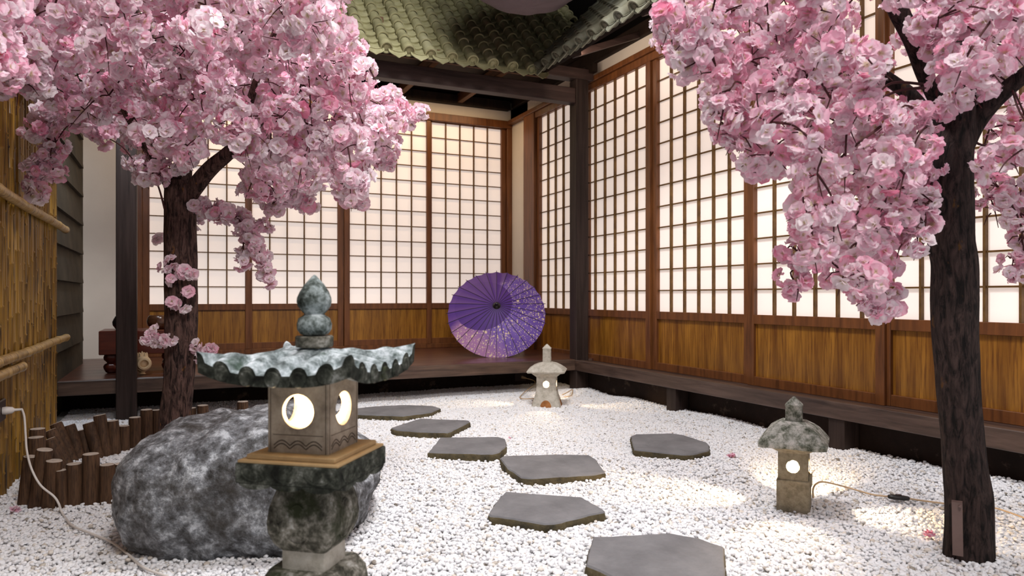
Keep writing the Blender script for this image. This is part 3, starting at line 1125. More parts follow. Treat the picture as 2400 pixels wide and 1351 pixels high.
# ================================================================== STAKES
stakes = [  # bottom px, top px, width px, depth, label
    ((57, 1188), (71, 1071), 30, 2.48, 'leaning dark stake at the far left of the front row'),
    ((85, 1195), (105, 1055), 36, 2.47, 'tall dark stake leaning right, second in the front row'),
    ((116, 1197), (127, 1081), 37, 2.46, 'dark stake with a pale flat top behind the white cable'),
    ((147, 1195), (143, 1103), 27, 2.46, 'shortest thin stake of the front row, pale top'),
    ((175, 1192), (174, 1088), 35, 2.48, 'thick stake with a pale worn top, left of the tallest front stake'),
    ((213, 1185), (213, 1065), 37, 2.50, 'tallest upright stake of the front row'),
    ((251, 1187), (251, 1090), 34, 2.52, 'upright stake of the front row close to the boulder'),
    ((281, 1188), (284, 1088), 30, 2.56, 'stake half hidden behind the left side of the boulder'),
    ((84, 1130), (84, 1026), 35, 2.66, 'stake leaning on the bamboo fence, its flat top just above the front row'),
    ((88, 1100), (88, 1006), 33, 2.86, 'dark stake topmost by the bamboo fence'),
    ((150, 1105), (116, 1030), 27, 2.95, 'reddish brown stake leaning far left inside the ring'),
    ((158, 1095), (118, 1010), 27, 3.08, 'brown stake leaning left behind the reddish one'),
    ((170, 1080), (131, 994), 27, 3.16, 'long stake with a dark side cap leaning left'),
    ((187, 1076), (161, 998), 28, 3.20, 'leaning stake of the back row with a rounded pale top'),
    ((205, 1066), (191, 1009), 22, 3.24, 'thin short stake between two leaning ones in the back row'),
    ((231, 1068), (208, 992), 27, 3.24, 'slim stake leaning left in the middle of the back row'),
    ((250, 1066), (233, 974), 28, 3.27, 'tallest stake of the back row'),
    ((268, 1062), (263, 987), 28, 3.30, 'upright stake right of the tallest back stake'),
    ((291, 1058), (291, 999), 24, 3.36, 'short stake in front of the dark post'),
    ((316, 1054), (316, 979), 27, 3.42, 'stake right of the dark post base'),
    ((343, 1048), (343, 961), 27, 3.48, 'stake left of the tree trunk with a flat pale top'),
    ((367, 1046), (366, 962), 21, 3.52, 'thin stake touching the left side of the tree trunk'),
    ((450, 1046), (450, 957), 20, 3.56, 'stake just right of the tree trunk above the boulder'),
    ((475, 1046), (475, 951), 26, 3.56, 'pale topped stake right of the trunk above the boulder'),
    ((523, 1044), (523, 968), 25, 3.54, 'low stake top just visible over the boulder'),
    ((569, 1042), (569, 942), 26, 3.55, 'lone stake above the boulder, left of the lantern box'),
]
for (b, t, w, dep, lab) in stakes:
    wb = P(b[0], b[1], dep)
    wt = P(t[0], t[1], dep)
    r = w / 2 / F_PX * dep
    d = wt - Vector((wb.x, wb.y, 0.0))
    root = empty('wooden_stake', (wb.x, wb.y, 0.0))
    tag(root, lab, 'stake', 'round wooden stakes around the left tree')
    up = d.normalized()
    L_ = d.length
    sd = random.uniform(0, 99)
    wob = lambda i, an, p: 1 + 0.05 * noise.noise(Vector((math.cos(an) * 1.2 + sd, math.sin(an) * 1.2, p.z * 8)))
    m = MB()
    m.tube([up * (L_ * k) for k in (-0.12, 0.0, 0.2, 0.4, 0.6, 0.8, 0.96, 1.0)], [r, r, r * 1.01, r, r * 0.99, r * 0.99, r * 0.98, r * 0.93], 18, wob=wob)
    m.build('stake_shaft', MT['stake'], root, 40)
    m = MB()
    m.tube([up * (L_ + 0.0002), up * (L_ + 0.0016)], [r * 0.91, r * 0.88], 18, wob=wob)
    m.build('cut_top', MT['stake_top'], root, 40)


# ================================================================== STONE LANTERNS
def holed_box(mb, half, z0, z1, cz, r, th, pw=None, sill=True):
    """four walls, each with a round window; open top and bottom closed by other parts"""
    n = 40
    for k in range(4):
        Mk = Matrix.Rotation(k * PI / 2, 4, 'Z')
        outer, outer_i, cir, cir_i = [], [], [], []
        for q in range(n):
            a = 2 * PI * q / n + PI / 4
            c, s = math.cos(a), math.sin(a)
            kk = 1 / max(abs(c), abs(s))
            ux = c * kk * half
            uz = (cz + s * kk * (z1 - cz)) if s > 0 else (cz + s * kk * (cz - z0))
            outer.append(Mk @ Vector((ux, -half, uz)))
            hx = c * kk * (half - th)
            outer_i.append(Mk @ Vector((hx, -half + th, uz)))
            cir.append(Mk @ Vector((c * r, -half, cz + s * r)))
            cir_i.append(Mk @ Vector((c * r * 0.96, -half + th, cz + s * r * 0.96)))
        mb.loft([outer, cir, cir_i, outer_i], False, False)


# ---- nearest lantern, tall, wide tiled roof
D0 = 1.35
LC = P(737, 1000, D0)
root = empty('stone_lantern', (LC.x, LC.y, 0.0), rz=math.radians(51.6))
tag(root, 'tallest stone lantern with a curved tiled roof and onion finial, in front of the boulder', 'stone lantern')
m = MB()
m.sq([(0.105, -0.02, 8), (0.105, 0.035, 8), (0.098, 0.045, 7)], 40)
m.build('foot', MT['ldark'], root, 40)
m = MB()
m.sq([(0.070, 0.045, 8), (0.086, 0.07, 6), (0.086, 0.12, 7), (0.084, 0.17, 7), (0.078, 0.205, 8), (0.064, 0.228, 9)], 64)
m.build('lower_drum', MT['ldark'], root, 40)
m = MB()
m.sq([(0.0445, 0.226, 12), (0.0445, 0.262, 12)], 32)
m.build('neck_block', MT['gran_pale'], root, 40)
m = MB()
m.sq([(0.045, 0.262, 14), (0.056, 0.276, 12), (0.065, 0.298, 10), (0.067, 0.316, 9), (0.0640, 0.342, 9), (0.056, 0.366, 10), (0.0495, 0.383, 12)], 64)
# carved leaf outline on every face of the urn
for k in range(4):
    Mk = Matrix.Rotation(k * PI / 2, 4, 'Z')
    pth = [Mk @ Vector((0.028 * math.cos(a) * (1 - 0.35 * max(0, math.sin(a))), -0.0665 - 0.001 + 0.006 * abs(math.sin(a)), 0.316 + 0.036 * math.sin(a))) for a in [2 * PI * q / 24 for q in range(25)]]
    m.tube(pth, 0.0016, 5)
m.build('urn', MT['ldark'], root, 40)
m = MB()
m.sq([(0.052, 0.382, 12), (0.060, 0.396, 12)], 32)
m.build('collar', MT['gran_pale'], root, 40)
m = MB()
m.bbox(-0.101, 0.101, -0.101, 0.101, 0.396, 0.432, 0.002)
for k in range(4):  # scalloped lower edge
    Mk = Matrix.Rotation(k * PI / 2, 4, 'Z')
    for q in range(3):
        cx_ = -0.062 + q * 0.062
        arc = [(cx_ + 0.031 * math.cos(a), 0.3965 - 0.010 * math.sin(a)) for a in [PI * t / 12 for t in range(13)]]
        m.loft([[Mk @ Vector((x, -0.1005, z)) for x, z in arc], [Mk @ Vector((x, -0.086, z)) for x, z in arc]], True, True)
        pth = [Mk @ Vector((cx_ + 0.026 * math.cos(a), -0.1012, 0.420 - 0.018 * math.sin(a))) for a in [PI * t / 12 for t in range(13)]]
        m.tube(pth, 0.0016, 5)
m.build('platform', MT['ledge'], root, 40)
m = MB()
m.bbox(-0.098, 0.098, -0.098, 0.098, 0.432, 0.437, 0.001)
m.bbox(-0.087, 0.087, -0.087, 0.087, 0.437, 0.4455, 0.0015)
m.build('top_slab', MT['lslab'], root, 40)
m = MB()
cv = MB()
H0, H1 = 0.4455, 0.583
holed_box(m, 0.060, H0, H1, 0.521, 0.0315, 0.009)
for k in range(4):
    Mk = Matrix.Rotation(k * PI / 2, 4, 'Z')
    # corner groove pair, line and carved waves under each window
    for sx in (-0.055, 0.055):
        cv.tube([Mk @ Vector((sx, -0.0599, H0)), Mk @ Vector((sx, -0.0599, H1))], 0.0008, 4)
    cv.tube([Mk @ Vector((-0.050, -0.0599, 0.478)), Mk @ Vector((0.050, -0.0599, 0.478))], 0.0007, 4)
    for off in (0.0, 0.006):
        wv = [Mk @ Vector((-0.048 + 0.096 * t / 40, -0.0602, 0.4525 + off + 0.0095 * abs(math.sin(1.5 * PI * t / 40 * 2)))) for t in range(41)]
        cv.tube(wv, 0.0009, 4)
lb = m.build('light_box', MT['lbox'], root, 40)
cv.build('carving', MT['carve'], lb, 60)
# roof: four sides with ribs, upturned corners
m = MB()
HR, NR, NV = 0.146, 120, 26


def roof_z(u, v):
    """u -1..1 along the eave, v 0..1 from the centre out"""
    base = 0.640 - 0.046 * (v ** 0.75) + 0.0 * v
    lift = 0.030 * (abs(u) ** 3.2) * (v ** 2.2)
    return base + lift


tops = []
for k in range(4):
    Mk = Matrix.Rotation(k * PI / 2, 4, 'Z')
    grid = []
    for j in range(NV + 1):
        v = 0.10 + 0.90 * j / NV
        row = []
        for i in range(NR + 1):
            u = -1 + 2 * i / NR
            x = HR * v * u
            ext = 1.0
            ph = x / 0.0488
            fr_ = ph - math.floor(ph + 0.5)
            rib = math.sqrt(max(0.0, 1 - (fr_ / 0.32) ** 2)) if abs(fr_) < 0.32 else 0.0
            edge = min(1.0, (1 - abs(u)) * 9)
            z = roof_z(u, v) + 0.0150 * rib * min(1, v * 1.6) * edge + 0.010 * (1 - edge) * v
            row.append(Mk @ Vector((x * ext, -HR * v * ext * (1 - 0.025 * (1 - u * u)), z)))
        grid.append(row)
    vs = [p for r_ in grid for p in r_]
    w_ = NR + 1
    m.add(vs, [(j * w_ + i, j * w_ + i + 1, (j + 1) * w_ + i + 1, (j + 1) * w_ + i) for j in range(NV) for i in range(NR)])
    tops.append(grid[-1])
m.build('roof', MT['lroof'], root, 30)
m = MB()
for k in range(4):
    Mk = Matrix.Rotation(k * PI / 2, 4, 'Z')
    lowr, low2 = [], []
    for i, p in enumerate(tops[k]):
        u = -1 + 2 * i / NR
        zl = 0.5745 + 0.022 * abs(u) ** 3.0
        lowr.append(Vector((p.x * 0.985, p.y * 0.985, zl)))
        low2.append(Vector((p.x * 0.40, p.y * 0.40, 0.585)))
    m.loft([tops[k], lowr], False, False, closed=False)
    m.cur = 1
    m.loft([lowr, low2], False, False, closed=False)
    m.cur = 0
    # round rib ends
    for q in (-2, -1, 0, 1, 2):
        cx_ = q * 0.0488
        c = Mk @ Vector((cx_, -HR * 0.978, roof_z(cx_ / HR, 1.0) - 0.006))
        m.tube([c, c + (Mk @ Vector((0, -0.0045, 0)) - Mk @ Vector((0, 0, 0)))], [0.0140, 0.0125], 18)
m.build('roof_eave', [MT['ledge'], MT['lstone']], root, 45)
m = MB()
m.lathe([(0.0335, 0.634), (0.0350, 0.638), (0.0350, 0.653), (0.0330, 0.655)], 40)
m.build('finial_base', MT['ldark'], root, 40)
m = MB()
m.lathe([(0.016, 0.655), (0.025, 0.658), (0.0315, 0.667), (0.0325, 0.677), (0.0290, 0.688), (0.021, 0.693), (0.0185, 0.696), (0.0225, 0.701), (0.030, 0.711), (0.0322, 0.719),
         (0.0315, 0.727), (0.0265, 0.739), (0.018, 0.752), (0.010, 0.761), (0.004, 0.768), (0.0005, 0.7705)], 48)
for i, vv in enumerate(m.v):
    q = Vector(vv)
    nn = noise.noise(q * 40) * 0.0018
    m.v[i] = (q.x * (1 + nn * 22), q.y * (1 + nn * 22), q.z)
m.build('onion_finial', MT['lstone'], root, 50)
m = MB()
m.lathe([(0.004, 0.447), (0.009, 0.449), (0.009, 0.460), (0.006, 0.462)], 16)
m.cur = 1
m.lathe([(0.004, 0.462), (0.010, 0.470), (0.011, 0.478), (0.008, 0.486), (0.001, 0.490)], 16)
m.build('bulb', [MT['socket'], MT['bulb']], root, 50)
point_light('lantern_bulb_light', (0, 0, 0.505), 4.5, (1.0, 0.72, 0.42), 0.008, root)


# ---- small lanterns
def small_lantern(px, py, dep, psi, roof_half, label, pale, kind):
    c = G(px, py)
    root = empty('stone_lantern', (c.x, c.y, 0.0), rz=psi)
    tag(root, label, 'stone lantern')
    if kind == 'legs':
        S = pale
        # legs with an arched opening at the front
        m = MB()
        m.sq([(0.098, -0.01, 9), (0.096, 0.012, 9), (0.086, 0.045, 8), (0.073, 0.080, 8), (0.069, 0.112, 9)], 48)
        m.build('base', S, root, 40)
        for k in range(4):
            Mk = Matrix.Rotation(k * PI / 2, 4, 'Z')
            m = MB()
            prof = [(0.037 * math.cos(PI * t / 14), 0.004 + 0.047 * math.sin(PI * t / 14)) for t in range(15)]
            fr = [Mk @ Vector((x, -0.0995 + 0.27 * max(0, z - 0.005), z)) for x, z in prof]
            bk = [Mk @ Vector((x, -0.085 + 0.27 * max(0, z - 0.005), z)) for x, z in prof]
            m.loft([bk, fr], False, True)
            m.build('arch', MT['arch'], root, 40)
        z0, z1, hb, wz, wr, th = 0.112, 0.196, 0.0635, 0.152, 0.0215, 0.014
        bz, bt, b0, b1 = 0.196, 0.232, 0.064, 0.094
        rz, rt, fz = 0.232, 0.294, 0.292
        fh, ftop, fw = 0.072, 0.412, 0.028
    else:
        S = pale
        m = MB()
        m.bbox(-0.052, 0.052, -0.052, 0.052, -0.02, 0.110, 0.003)
        m.build('base', S, root, 40)
        m = MB()
        m.bbox(0.0475, 0.0575, -0.030, 0.012, 0.088, 0.132, 0.002)
        m.build('side_block', MT['gran'], root, 40)
        z0, z1, hb, wz, wr, th = 0.110, 0.200, 0.0475, 0.155, 0.0212, 0.010
        bz, bt, b0, b1 = 0.200, 0.228, 0.048, 0.074
        rz, rt, fz = 0.228, 0.305, 0.305
        fh, ftop, fw = 0.078, 0.385, 0.027
    m = MB()
    holed_box(m, hb, z0, z1, wz, wr, th)
    m.box(-hb + th, hb - th, -hb + th, hb - th, z0, z0 + 0.004)
    m.build('light_box', S, root, 40)
    m = MB()
    m.sq([(b0, bz - 0.001, 14), (b0 + 0.002, bz + 0.003, 14), (b1, bt - 0.010, 14), (b1, bt + 0.004, 14)], 48)
    m.build('cornice', MT['gran'] if kind != 'legs' else S, root, 40)
    m = MB()
    R_ = roof_half

    def fn(q):
        # corners dip and thicken a little
        return q
    if kind == 'legs':
        m.sq([(R_ * 0.60, rz - 0.002, 20), (R_ * 0.96, rz - 0.004, 20), (R_ * 1.0, rz + 0.006, 20), (R_ * 0.90, rz + 0.022, 20), (R_ * 0.72, rz + 0.038, 18), (R_ * 0.48, rz + 0.053, 16), (R_ * 0.24, rt, 10)], 80)
    else:
        m.sq([(R_ * 0.60, rz, 40), (R_ * 0.99, rz - 0.004, 40), (R_ * 1.0, rz + 0.010, 40), (R_ * 0.88, rz + 0.026, 40), (R_ * 0.74, rz + 0.046, 40), (R_ * 0.58, rz + 0.060, 34), (R_ * 0.34, rt, 24)], 80)
    for i, vv in enumerate(m.v):
        q = Vector(vv)
        nn = noise.fractal(q * 28 + Vector((px, 0, 0)), 0.8, 2.0, 3) * 0.0030
        m.v[i] = tuple(q * (1 + nn * 3) + Vector((0, 0, nn * 0.6)))
    m.build('roof', MT['gran_top'] if kind != 'legs' else MT['gran_pale'], root, 45)
    m = MB()
    m.sq([(fw * 0.96, fz - 0.004, 12), (fw, fz + 0.002, 10), (fw * 0.95, ftop - 0.034, 10), (fw * 1.03, ftop - 0.031, 10), (fw * 1.03, ftop - 0.026, 10), (fw * 0.5, ftop - 0.010, 6), (0.004, ftop, 2)], 32)
    for k in range(4):
        Mk = Matrix.Rotation(k * PI / 2, 4, 'Z')
        m.box(-0.0025, 0.0025, -fw - 0.0008, -fw + 0.002, fz + 0.012, fz + 0.034, Mk)
    m.build('finial', MT['gran_top'] if kind != 'legs' else MT['gran_pale'], root, 40)
    m = MB()
    m.lathe([(0.003, z0 + 0.004), (0.008, z0 + 0.006), (0.009, z0 + 0.022), (0.013, z0 + 0.034), (0.013, z0 + 0.050), (0.006, z0 + 0.058), (0.001, z0 + 0.06)], 16)
    m.build('bulb', MT['bulb'], root, 50)
    point_light('lantern_bulb_light', (0, 0, z1 - 0.020), 8.0 if kind == 'legs' else 16.0, (1.0, 0.72, 0.42), 0.006, root)
    return root


lan_mid = small_lantern(1282, 953, 4.69, math.radians(-33), 0.126, 'small pale stone lantern with arched legs at the back, below the purple umbrella', MT['gran_pale'], 'legs')
lan_right = small_lantern(1861, 1194, 2.43, math.radians(-51), 0.108, 'small square tan stone lantern on a block base at the right', MT['gran'], 'block')

# ================================================================== CABLES, PLUGS
def cable(name, pts, r, mat, label, k=8):
    m = MB()
    sp = smooth_path(pts, k)
    m.tube(sp, r, 8)
    o = m.build(name, mat, None, 60)
    return tag(o, label, 'cable')


root = empty('power_socket', (-0.582, 3.06, 0.318))
tag(root, 'dark brown wall socket on the bamboo fence at the left edge', 'socket')
m = MB()
m.bbox(-0.018, 0.018, -0.085, 0.088, -0.038, 0.040, 0.004)
m.build('socket_plate', MT['socket'], root, 40)
pl = empty('power_plug', (-0.563, 3.08, 0.320))
tag(pl, 'white power plug in the socket on the bamboo fence', 'plug')
d0 = Vector((1, 0.05, 0.02))
m = MB()
dn_ = d0.normalized()
m.tube([dn_ * 0.0, dn_ * 0.012, dn_ * 0.030, dn_ * 0.036], [0.013, 0.0145, 0.0115, 0.006], 14)
m.build('plug_body', MT['cable'], pl, 40)
m = MB()
m.tube([dn_ * 0.034, dn_ * 0.060], [0.0055, 0.0042], 12)
m.build('cable_sleeve', MT['cable'], pl, 40)
cable('power_cable', [(-0.505, 3.083, 0.321), P(57, 978, 2.55), P(60, 1020, 2.50), P(63, 1058, 2.45), P(74, 1100, 2.40), P(95, 1138, 2.38), P(125, 1163, 2.37), P(137, 1180, 2.37), P(147, 1205, 2.36), G(170, 1233, 0.014), G(215, 1252, 0.015), G(262, 1272, 0.016), G(300, 1300, 0.016), G(335, 1330, 0.016), G(390, 1352, 0.016), G(440, 1372, 0.014)],
      0.0036, MT['cable'], 'white cable running from the left socket down across the stakes to the pebbles')
# mid lantern plug
root = empty('power_socket', (2.33, 5.285, 0.075))
sp_ = P(1226, 886, 5.84)
root.location = (sp_.x, 5.30, sp_.z)
tag(root, 'small dark socket under the back veranda', 'socket')
m = MB()
m.bbox(-0.055, 0.045, -0.014, 0.0, -0.03, 0.035, 0.003)
m.build('socket_plate', MT['socket'], root, 40)
pl = empty('power_plug', (sp_.x + 0.01, 5.286, sp_.z))
tag(pl, 'cream plug in the socket under the back veranda', 'plug')
m = MB()
m.tube([(0, 0, 0), (0.004, -0.012, -0.001), (0.022, -0.034, -0.006)], [0.012, 0.011, 0.005], 12)
m.build('plug_body', MT['cable_tan'], pl, 40)
lm = lan_mid.location
cable('power_cable', [(sp_.x + 0.028, 5.25, sp_.z - 0.006), (sp_.x + 0.06, 5.15, 0.03), (lm.x - 0.03, lm.y + 0.35, 0.015), (lm.x + 0.02, lm.y + 0.115, 0.04)], 0.0035, MT['cable_tan'],
      'short beige cable between the back socket and the pale lantern')
cable('power_cable', [G(1318, 926, 0.03), G(1330, 920, 0.035), G(1342, 914, 0.03), G(1338, 928, 0.02), G(1322, 931, 0.015)], 0.0035, MT['cable_tan'], 'beige cable loop right of the pale lantern')
# right lantern cable with switch
cable('power_cable', [P(1906, 1168, 2.47), P(1906, 1146, 2.47), P(1916, 1133, 2.47), P(1935, 1131, 2.50), G(1985, 1143, 0.02), G(2045, 1160, 0.02), G(2090, 1165, 0.02)], 0.0030, MT['cable_tan'],
      'beige cable from the right lantern to the black switch')
cable('power_cable', [G(2122, 1168, 0.02), G(2160, 1174, 0.018), G(2225, 1182, 0.016), G(2320, 1190, 0.02), G(2360, 1200, 0.02), G(2420, 1222, 0.02), G(2470, 1240, 0.02)], 0.0030, MT['cable_tan'],
      'beige cable from the black switch past the dark trunk')
sw = G(2106, 1167, 0.022)
root = empty('cable_switch', sw)
tag(root, 'black oval inline switch on the pebbles right of the square lantern', 'switch')
v1 = (G(2126, 1169, 0.022) - sw)
ang = math.atan2(v1.y, v1.x)
m = MB()
Mx = Matrix.Rotation(ang, 4, 'Z')
prof = [(-0.034, 0.006), (-0.030, 0.010), (-0.015, 0.0125), (0.015, 0.0125), (0.030, 0.010), (0.034, 0.006)]
m.loft([[Mx @ Vector((x, r_ * math.cos(a), r_ * 0.72 * math.sin(a))) for a in [2 * PI * q / 16 for q in range(16)]] for x, r_ in prof])
m.build('switch_body', MT['switch'], root, 50)
m = MB()
m.bbox(-0.010, 0.010, -0.005, 0.005, 0.0075, 0.0115, 0.002, Mx)
m.build('rocker', MT['socket'], root, 40)

# ================================================================== UMBRELLA
UC = P(1164, 735, 5.86)
view = (UC - Vector((0, 0, CAM_H))).normalized()
back_to_cam = -Vector((view.x, view.y, 0)).normalized()
tilt = math.radians(30)
axis = (back_to_cam * math.cos(tilt) + Vector((0, 0, 1)) * math.sin(tilt)).normalized()
xax = Vector((0, 0, 1)).cross(axis).normalized()        # to the right in the picture
if xax.dot(Vector((CS, -SN, 0))) < 0:
    xax = -xax
yax = axis.cross(xax).normalized()
R_U, H_U, NRIB = 0.402, 0.135, 28
Mrot = Matrix((xax, yax, axis)).transposed()
root = bpy.data.objects.new('paper_umbrella', None)
COL.objects.link(root)
root.rotation_euler = Mrot.to_euler()
root.location = UC
tag(root, 'open purple paper umbrella with small blossom pattern standing on the veranda', 'umbrella')
m = MB()
NSEG = NRIB * 6


def canopy(off):
    rings = []
    for t in (0.05, 0.2, 0.4, 0.6, 0.8, 0.93, 1.0):
        ring = []
        for q in range(NSEG):
            a = 2 * PI * q / NSEG
            ph = (a / (2 * PI) * NRIB) % 1.0
            sag = 0.010 * math.sin(PI * ph) * t
            scal = 1 - 0.012 * math.sin(PI * ph) * t
            z = H_U * (1 - t ** 1.25) - sag + off
            ring.append((R_U * t * scal * math.cos(a), R_U * t * scal * math.sin(a), z))
        rings.append(ring)
    return rings


rr_ = canopy(0.0)
m.loft(rr_, False, False)
m.loft(list(reversed(canopy(-0.0015))), False, False)
m.build('canopy', MT['umbrella'], root, 60)
for q in range(NRIB):
    a = 2 * PI * q / NRIB
    m = MB()
    m.tube([(R_U * t * math.cos(a), R_U * t * math.sin(a), H_U * (1 - t ** 1.25) + 0.001) for t in (0.04, 0.25, 0.5, 0.75, 0.98, 1.03)], [0.0016, 0.0022, 0.0022, 0.0022, 0.0022, 0.0028], 6)
    m.build('rib', MT['rib'], root, 60)
m = MB()
m.lathe([(0.030, H_U - 0.012), (0.032, H_U - 0.004), (0.026, H_U + 0.006), (0.013, H_U + 0.016), (0.011, H_U + 0.034), (0.006, H_U + 0.038)], 24)
m.build('hub_cap', MT['black'], root, 40)
m = MB()
m.tube([(0, 0, H_U), (0, 0, -0.36)], 0.008, 10)
m.build('shaft', MT['rib'], root, 40)

# ================================================================== GO BOARD, BOWLS, ORNAMENT
root = empty('wooden_board_table', (-0.205, 5.30, DECK_Z))
tag(root, 'low thick red brown wooden board table on carved feet, behind the left post', 'table')
m = MB()
m.bbox(-0.235, 0.225, -0.185, 0.19, 0.118, 0.268, 0.004)
m.build('board', MT['lacquer'], root, 40)
for sx in (-1, 1):
    for sy in (-1, 1):
        m = MB()
        Mx = Matrix.Translation((sx * 0.165 - 0.004, sy * 0.125, 0))
        m.lathe([(0.020, 0.0), (0.030, 0.006), (0.040, 0.026), (0.043, 0.042), (0.036, 0.056), (0.024, 0.064), (0.026, 0.070), (0.040, 0.084), (0.042, 0.100), (0.036, 0.118)], 24, Mx)
        for i, vv in enumerate(m.v):
            q = Vector(vv) - Mx.translation
            a = math.atan2(q.y, q.x)
            k = 1 + 0.07 * math.cos(6 * a)
            m.v[i] = tuple(Vector((q.x * k, q.y * k, q.z)) + Mx.translation)
        m.build('foot', MT['lacquer'], root, 40)
bw = P(372, 770, 4.73)
root = empty('lidless_bowl', (bw.x, bw.y, DECK_Z + 0.268))
tag(root, 'round glossy brown wooden bowl on the board table beside the trunk', 'bowl')
m = MB()
m.lathe([(0.038, 0.0), (0.052, 0.006), (0.068, 0.030), (0.072, 0.052), (0.066, 0.078), (0.058, 0.090), (0.055, 0.092), (0.052, 0.088), (0.060, 0.060), (0.050, 0.020), (0.02, 0.012)], 40)
m.build('bowl_body', MT['bowl'], root, 50)
bw = P(290, 770, 4.66)
root = empty('lidded_jar', (bw.x, bw.y, DECK_Z + 0.268))
tag(root, 'small black lidded jar on the board table, mostly hidden by the left post', 'jar')
m = MB()
m.lathe([(0.034, 0.0), (0.048, 0.006), (0.064, 0.030), (0.066, 0.050), (0.056, 0.074), (0.050, 0.080)], 36)
m.build('jar_body', MT['black'], root, 50)
m = MB()
m.lathe([(0.053, 0.080), (0.050, 0.086), (0.030, 0.092), (0.012, 0.094), (0.010, 0.098), (0.014, 0.103), (0.008, 0.110), (0.001, 0.111)], 36, Matrix.Translation((0, 0, 0)))
m.build('jar_lid', MT['black'], root, 50)
# cream ornament
oc = P(333, 878, 4.43)
root = empty('ceramic_ornament', (oc.x, oc.y, DECK_Z), rz=math.radians(10))
tag(root, 'small cream ceramic ornament with a round ring opening, on the veranda beside the left post', 'ornament')
m = MB()
m.lathe([(0.010, 0.0), (0.022, 0.004), (0.014, 0.014), (0.026, 0.026), (0.044, 0.045), (0.050, 0.070), (0.045, 0.096), (0.030, 0.114), (0.016, 0.120), (0.012, 0.126), (0.004, 0.140), (0.001, 0.146)], 28)
for a in (0, 60, 120, 180, 240, 300):
    c = Vector((0.026 * math.cos(math.radians(a)), 0.026 * math.sin(math.radians(a)), 0.112))
    m.tube([c, c + Vector((0, 0, 0.018)), c + Vector((0, 0, 0.026))], [0.008, 0.006, 0.001], 8)
m.build('body', MT['cream'], root, 50)
dr = (Vector((CS, -SN, 0)) * 0.62 - Vector((SN, CS, 0)) * 0.78).normalized()
rz_ = Matrix.Rotation(-math.radians(10), 4, 'Z')
dr = rz_ @ dr
q4 = dr.to_track_quat('Z', 'Y').to_matrix().to_4x4()
m = MB()
Mx = Matrix.Translation(Vector((0, 0, 0.070)) + dr * 0.030) @ q4
m.lathe([(0.046, 0.0), (0.046, 0.010), (0.040, 0.014), (0.040, 0.024), (0.036, 0.032), (0.026, 0.034), (0.022, 0.028), (0.021, 0.012)], 32, Mx, True, False)
m.build('ring_mouth', MT['cream'], root, 50)
m = MB()
m.lathe([(0.001, 0.0135), (0.0208, 0.0130)], 32, Mx, False, False)
m.build('dark_opening', MT['black'], root, 50)

# ================================================================== HANGING CLOTH
hc = P(1236, -182, 4.2)
root = empty('hanging_cloth', (hc.x, hc.y, hc.z))
tag(root, 'pale mauve gathered cloth hanging from above at the top edge', 'cloth')
m = MB()
prof = []
for q in range(25):
    a = -PI / 2 + PI * q / 24
    prof.append((0.50 * max(0.002, math.cos(a)) ** 0.9, 0.50 * math.sin(a)))
m.lathe(prof, 72)
for i, vv in enumerate(m.v):
    q = Vector(vv)
    a = math.atan2(q.y, q.x)
    r0 = math.hypot(q.x, q.y)
    k = 1 + 0.018 * math.sin(7 * a + q.z * 5) + 0.02 * noise.noise(q * 3)
    m.v[i] = (q.x * k, q.y * k, q.z + 0.008 * math.sin(9 * a + 1) * r0 / 0.5)
m.build('cloth_body', MT['cloth'], root, 60)
m = MB()
m.tube([(0, 0, 0.49), (0, 0, 4.35 - hc.z)], 0.006, 8)
m.build('cord', MT['rope'], root, 40)

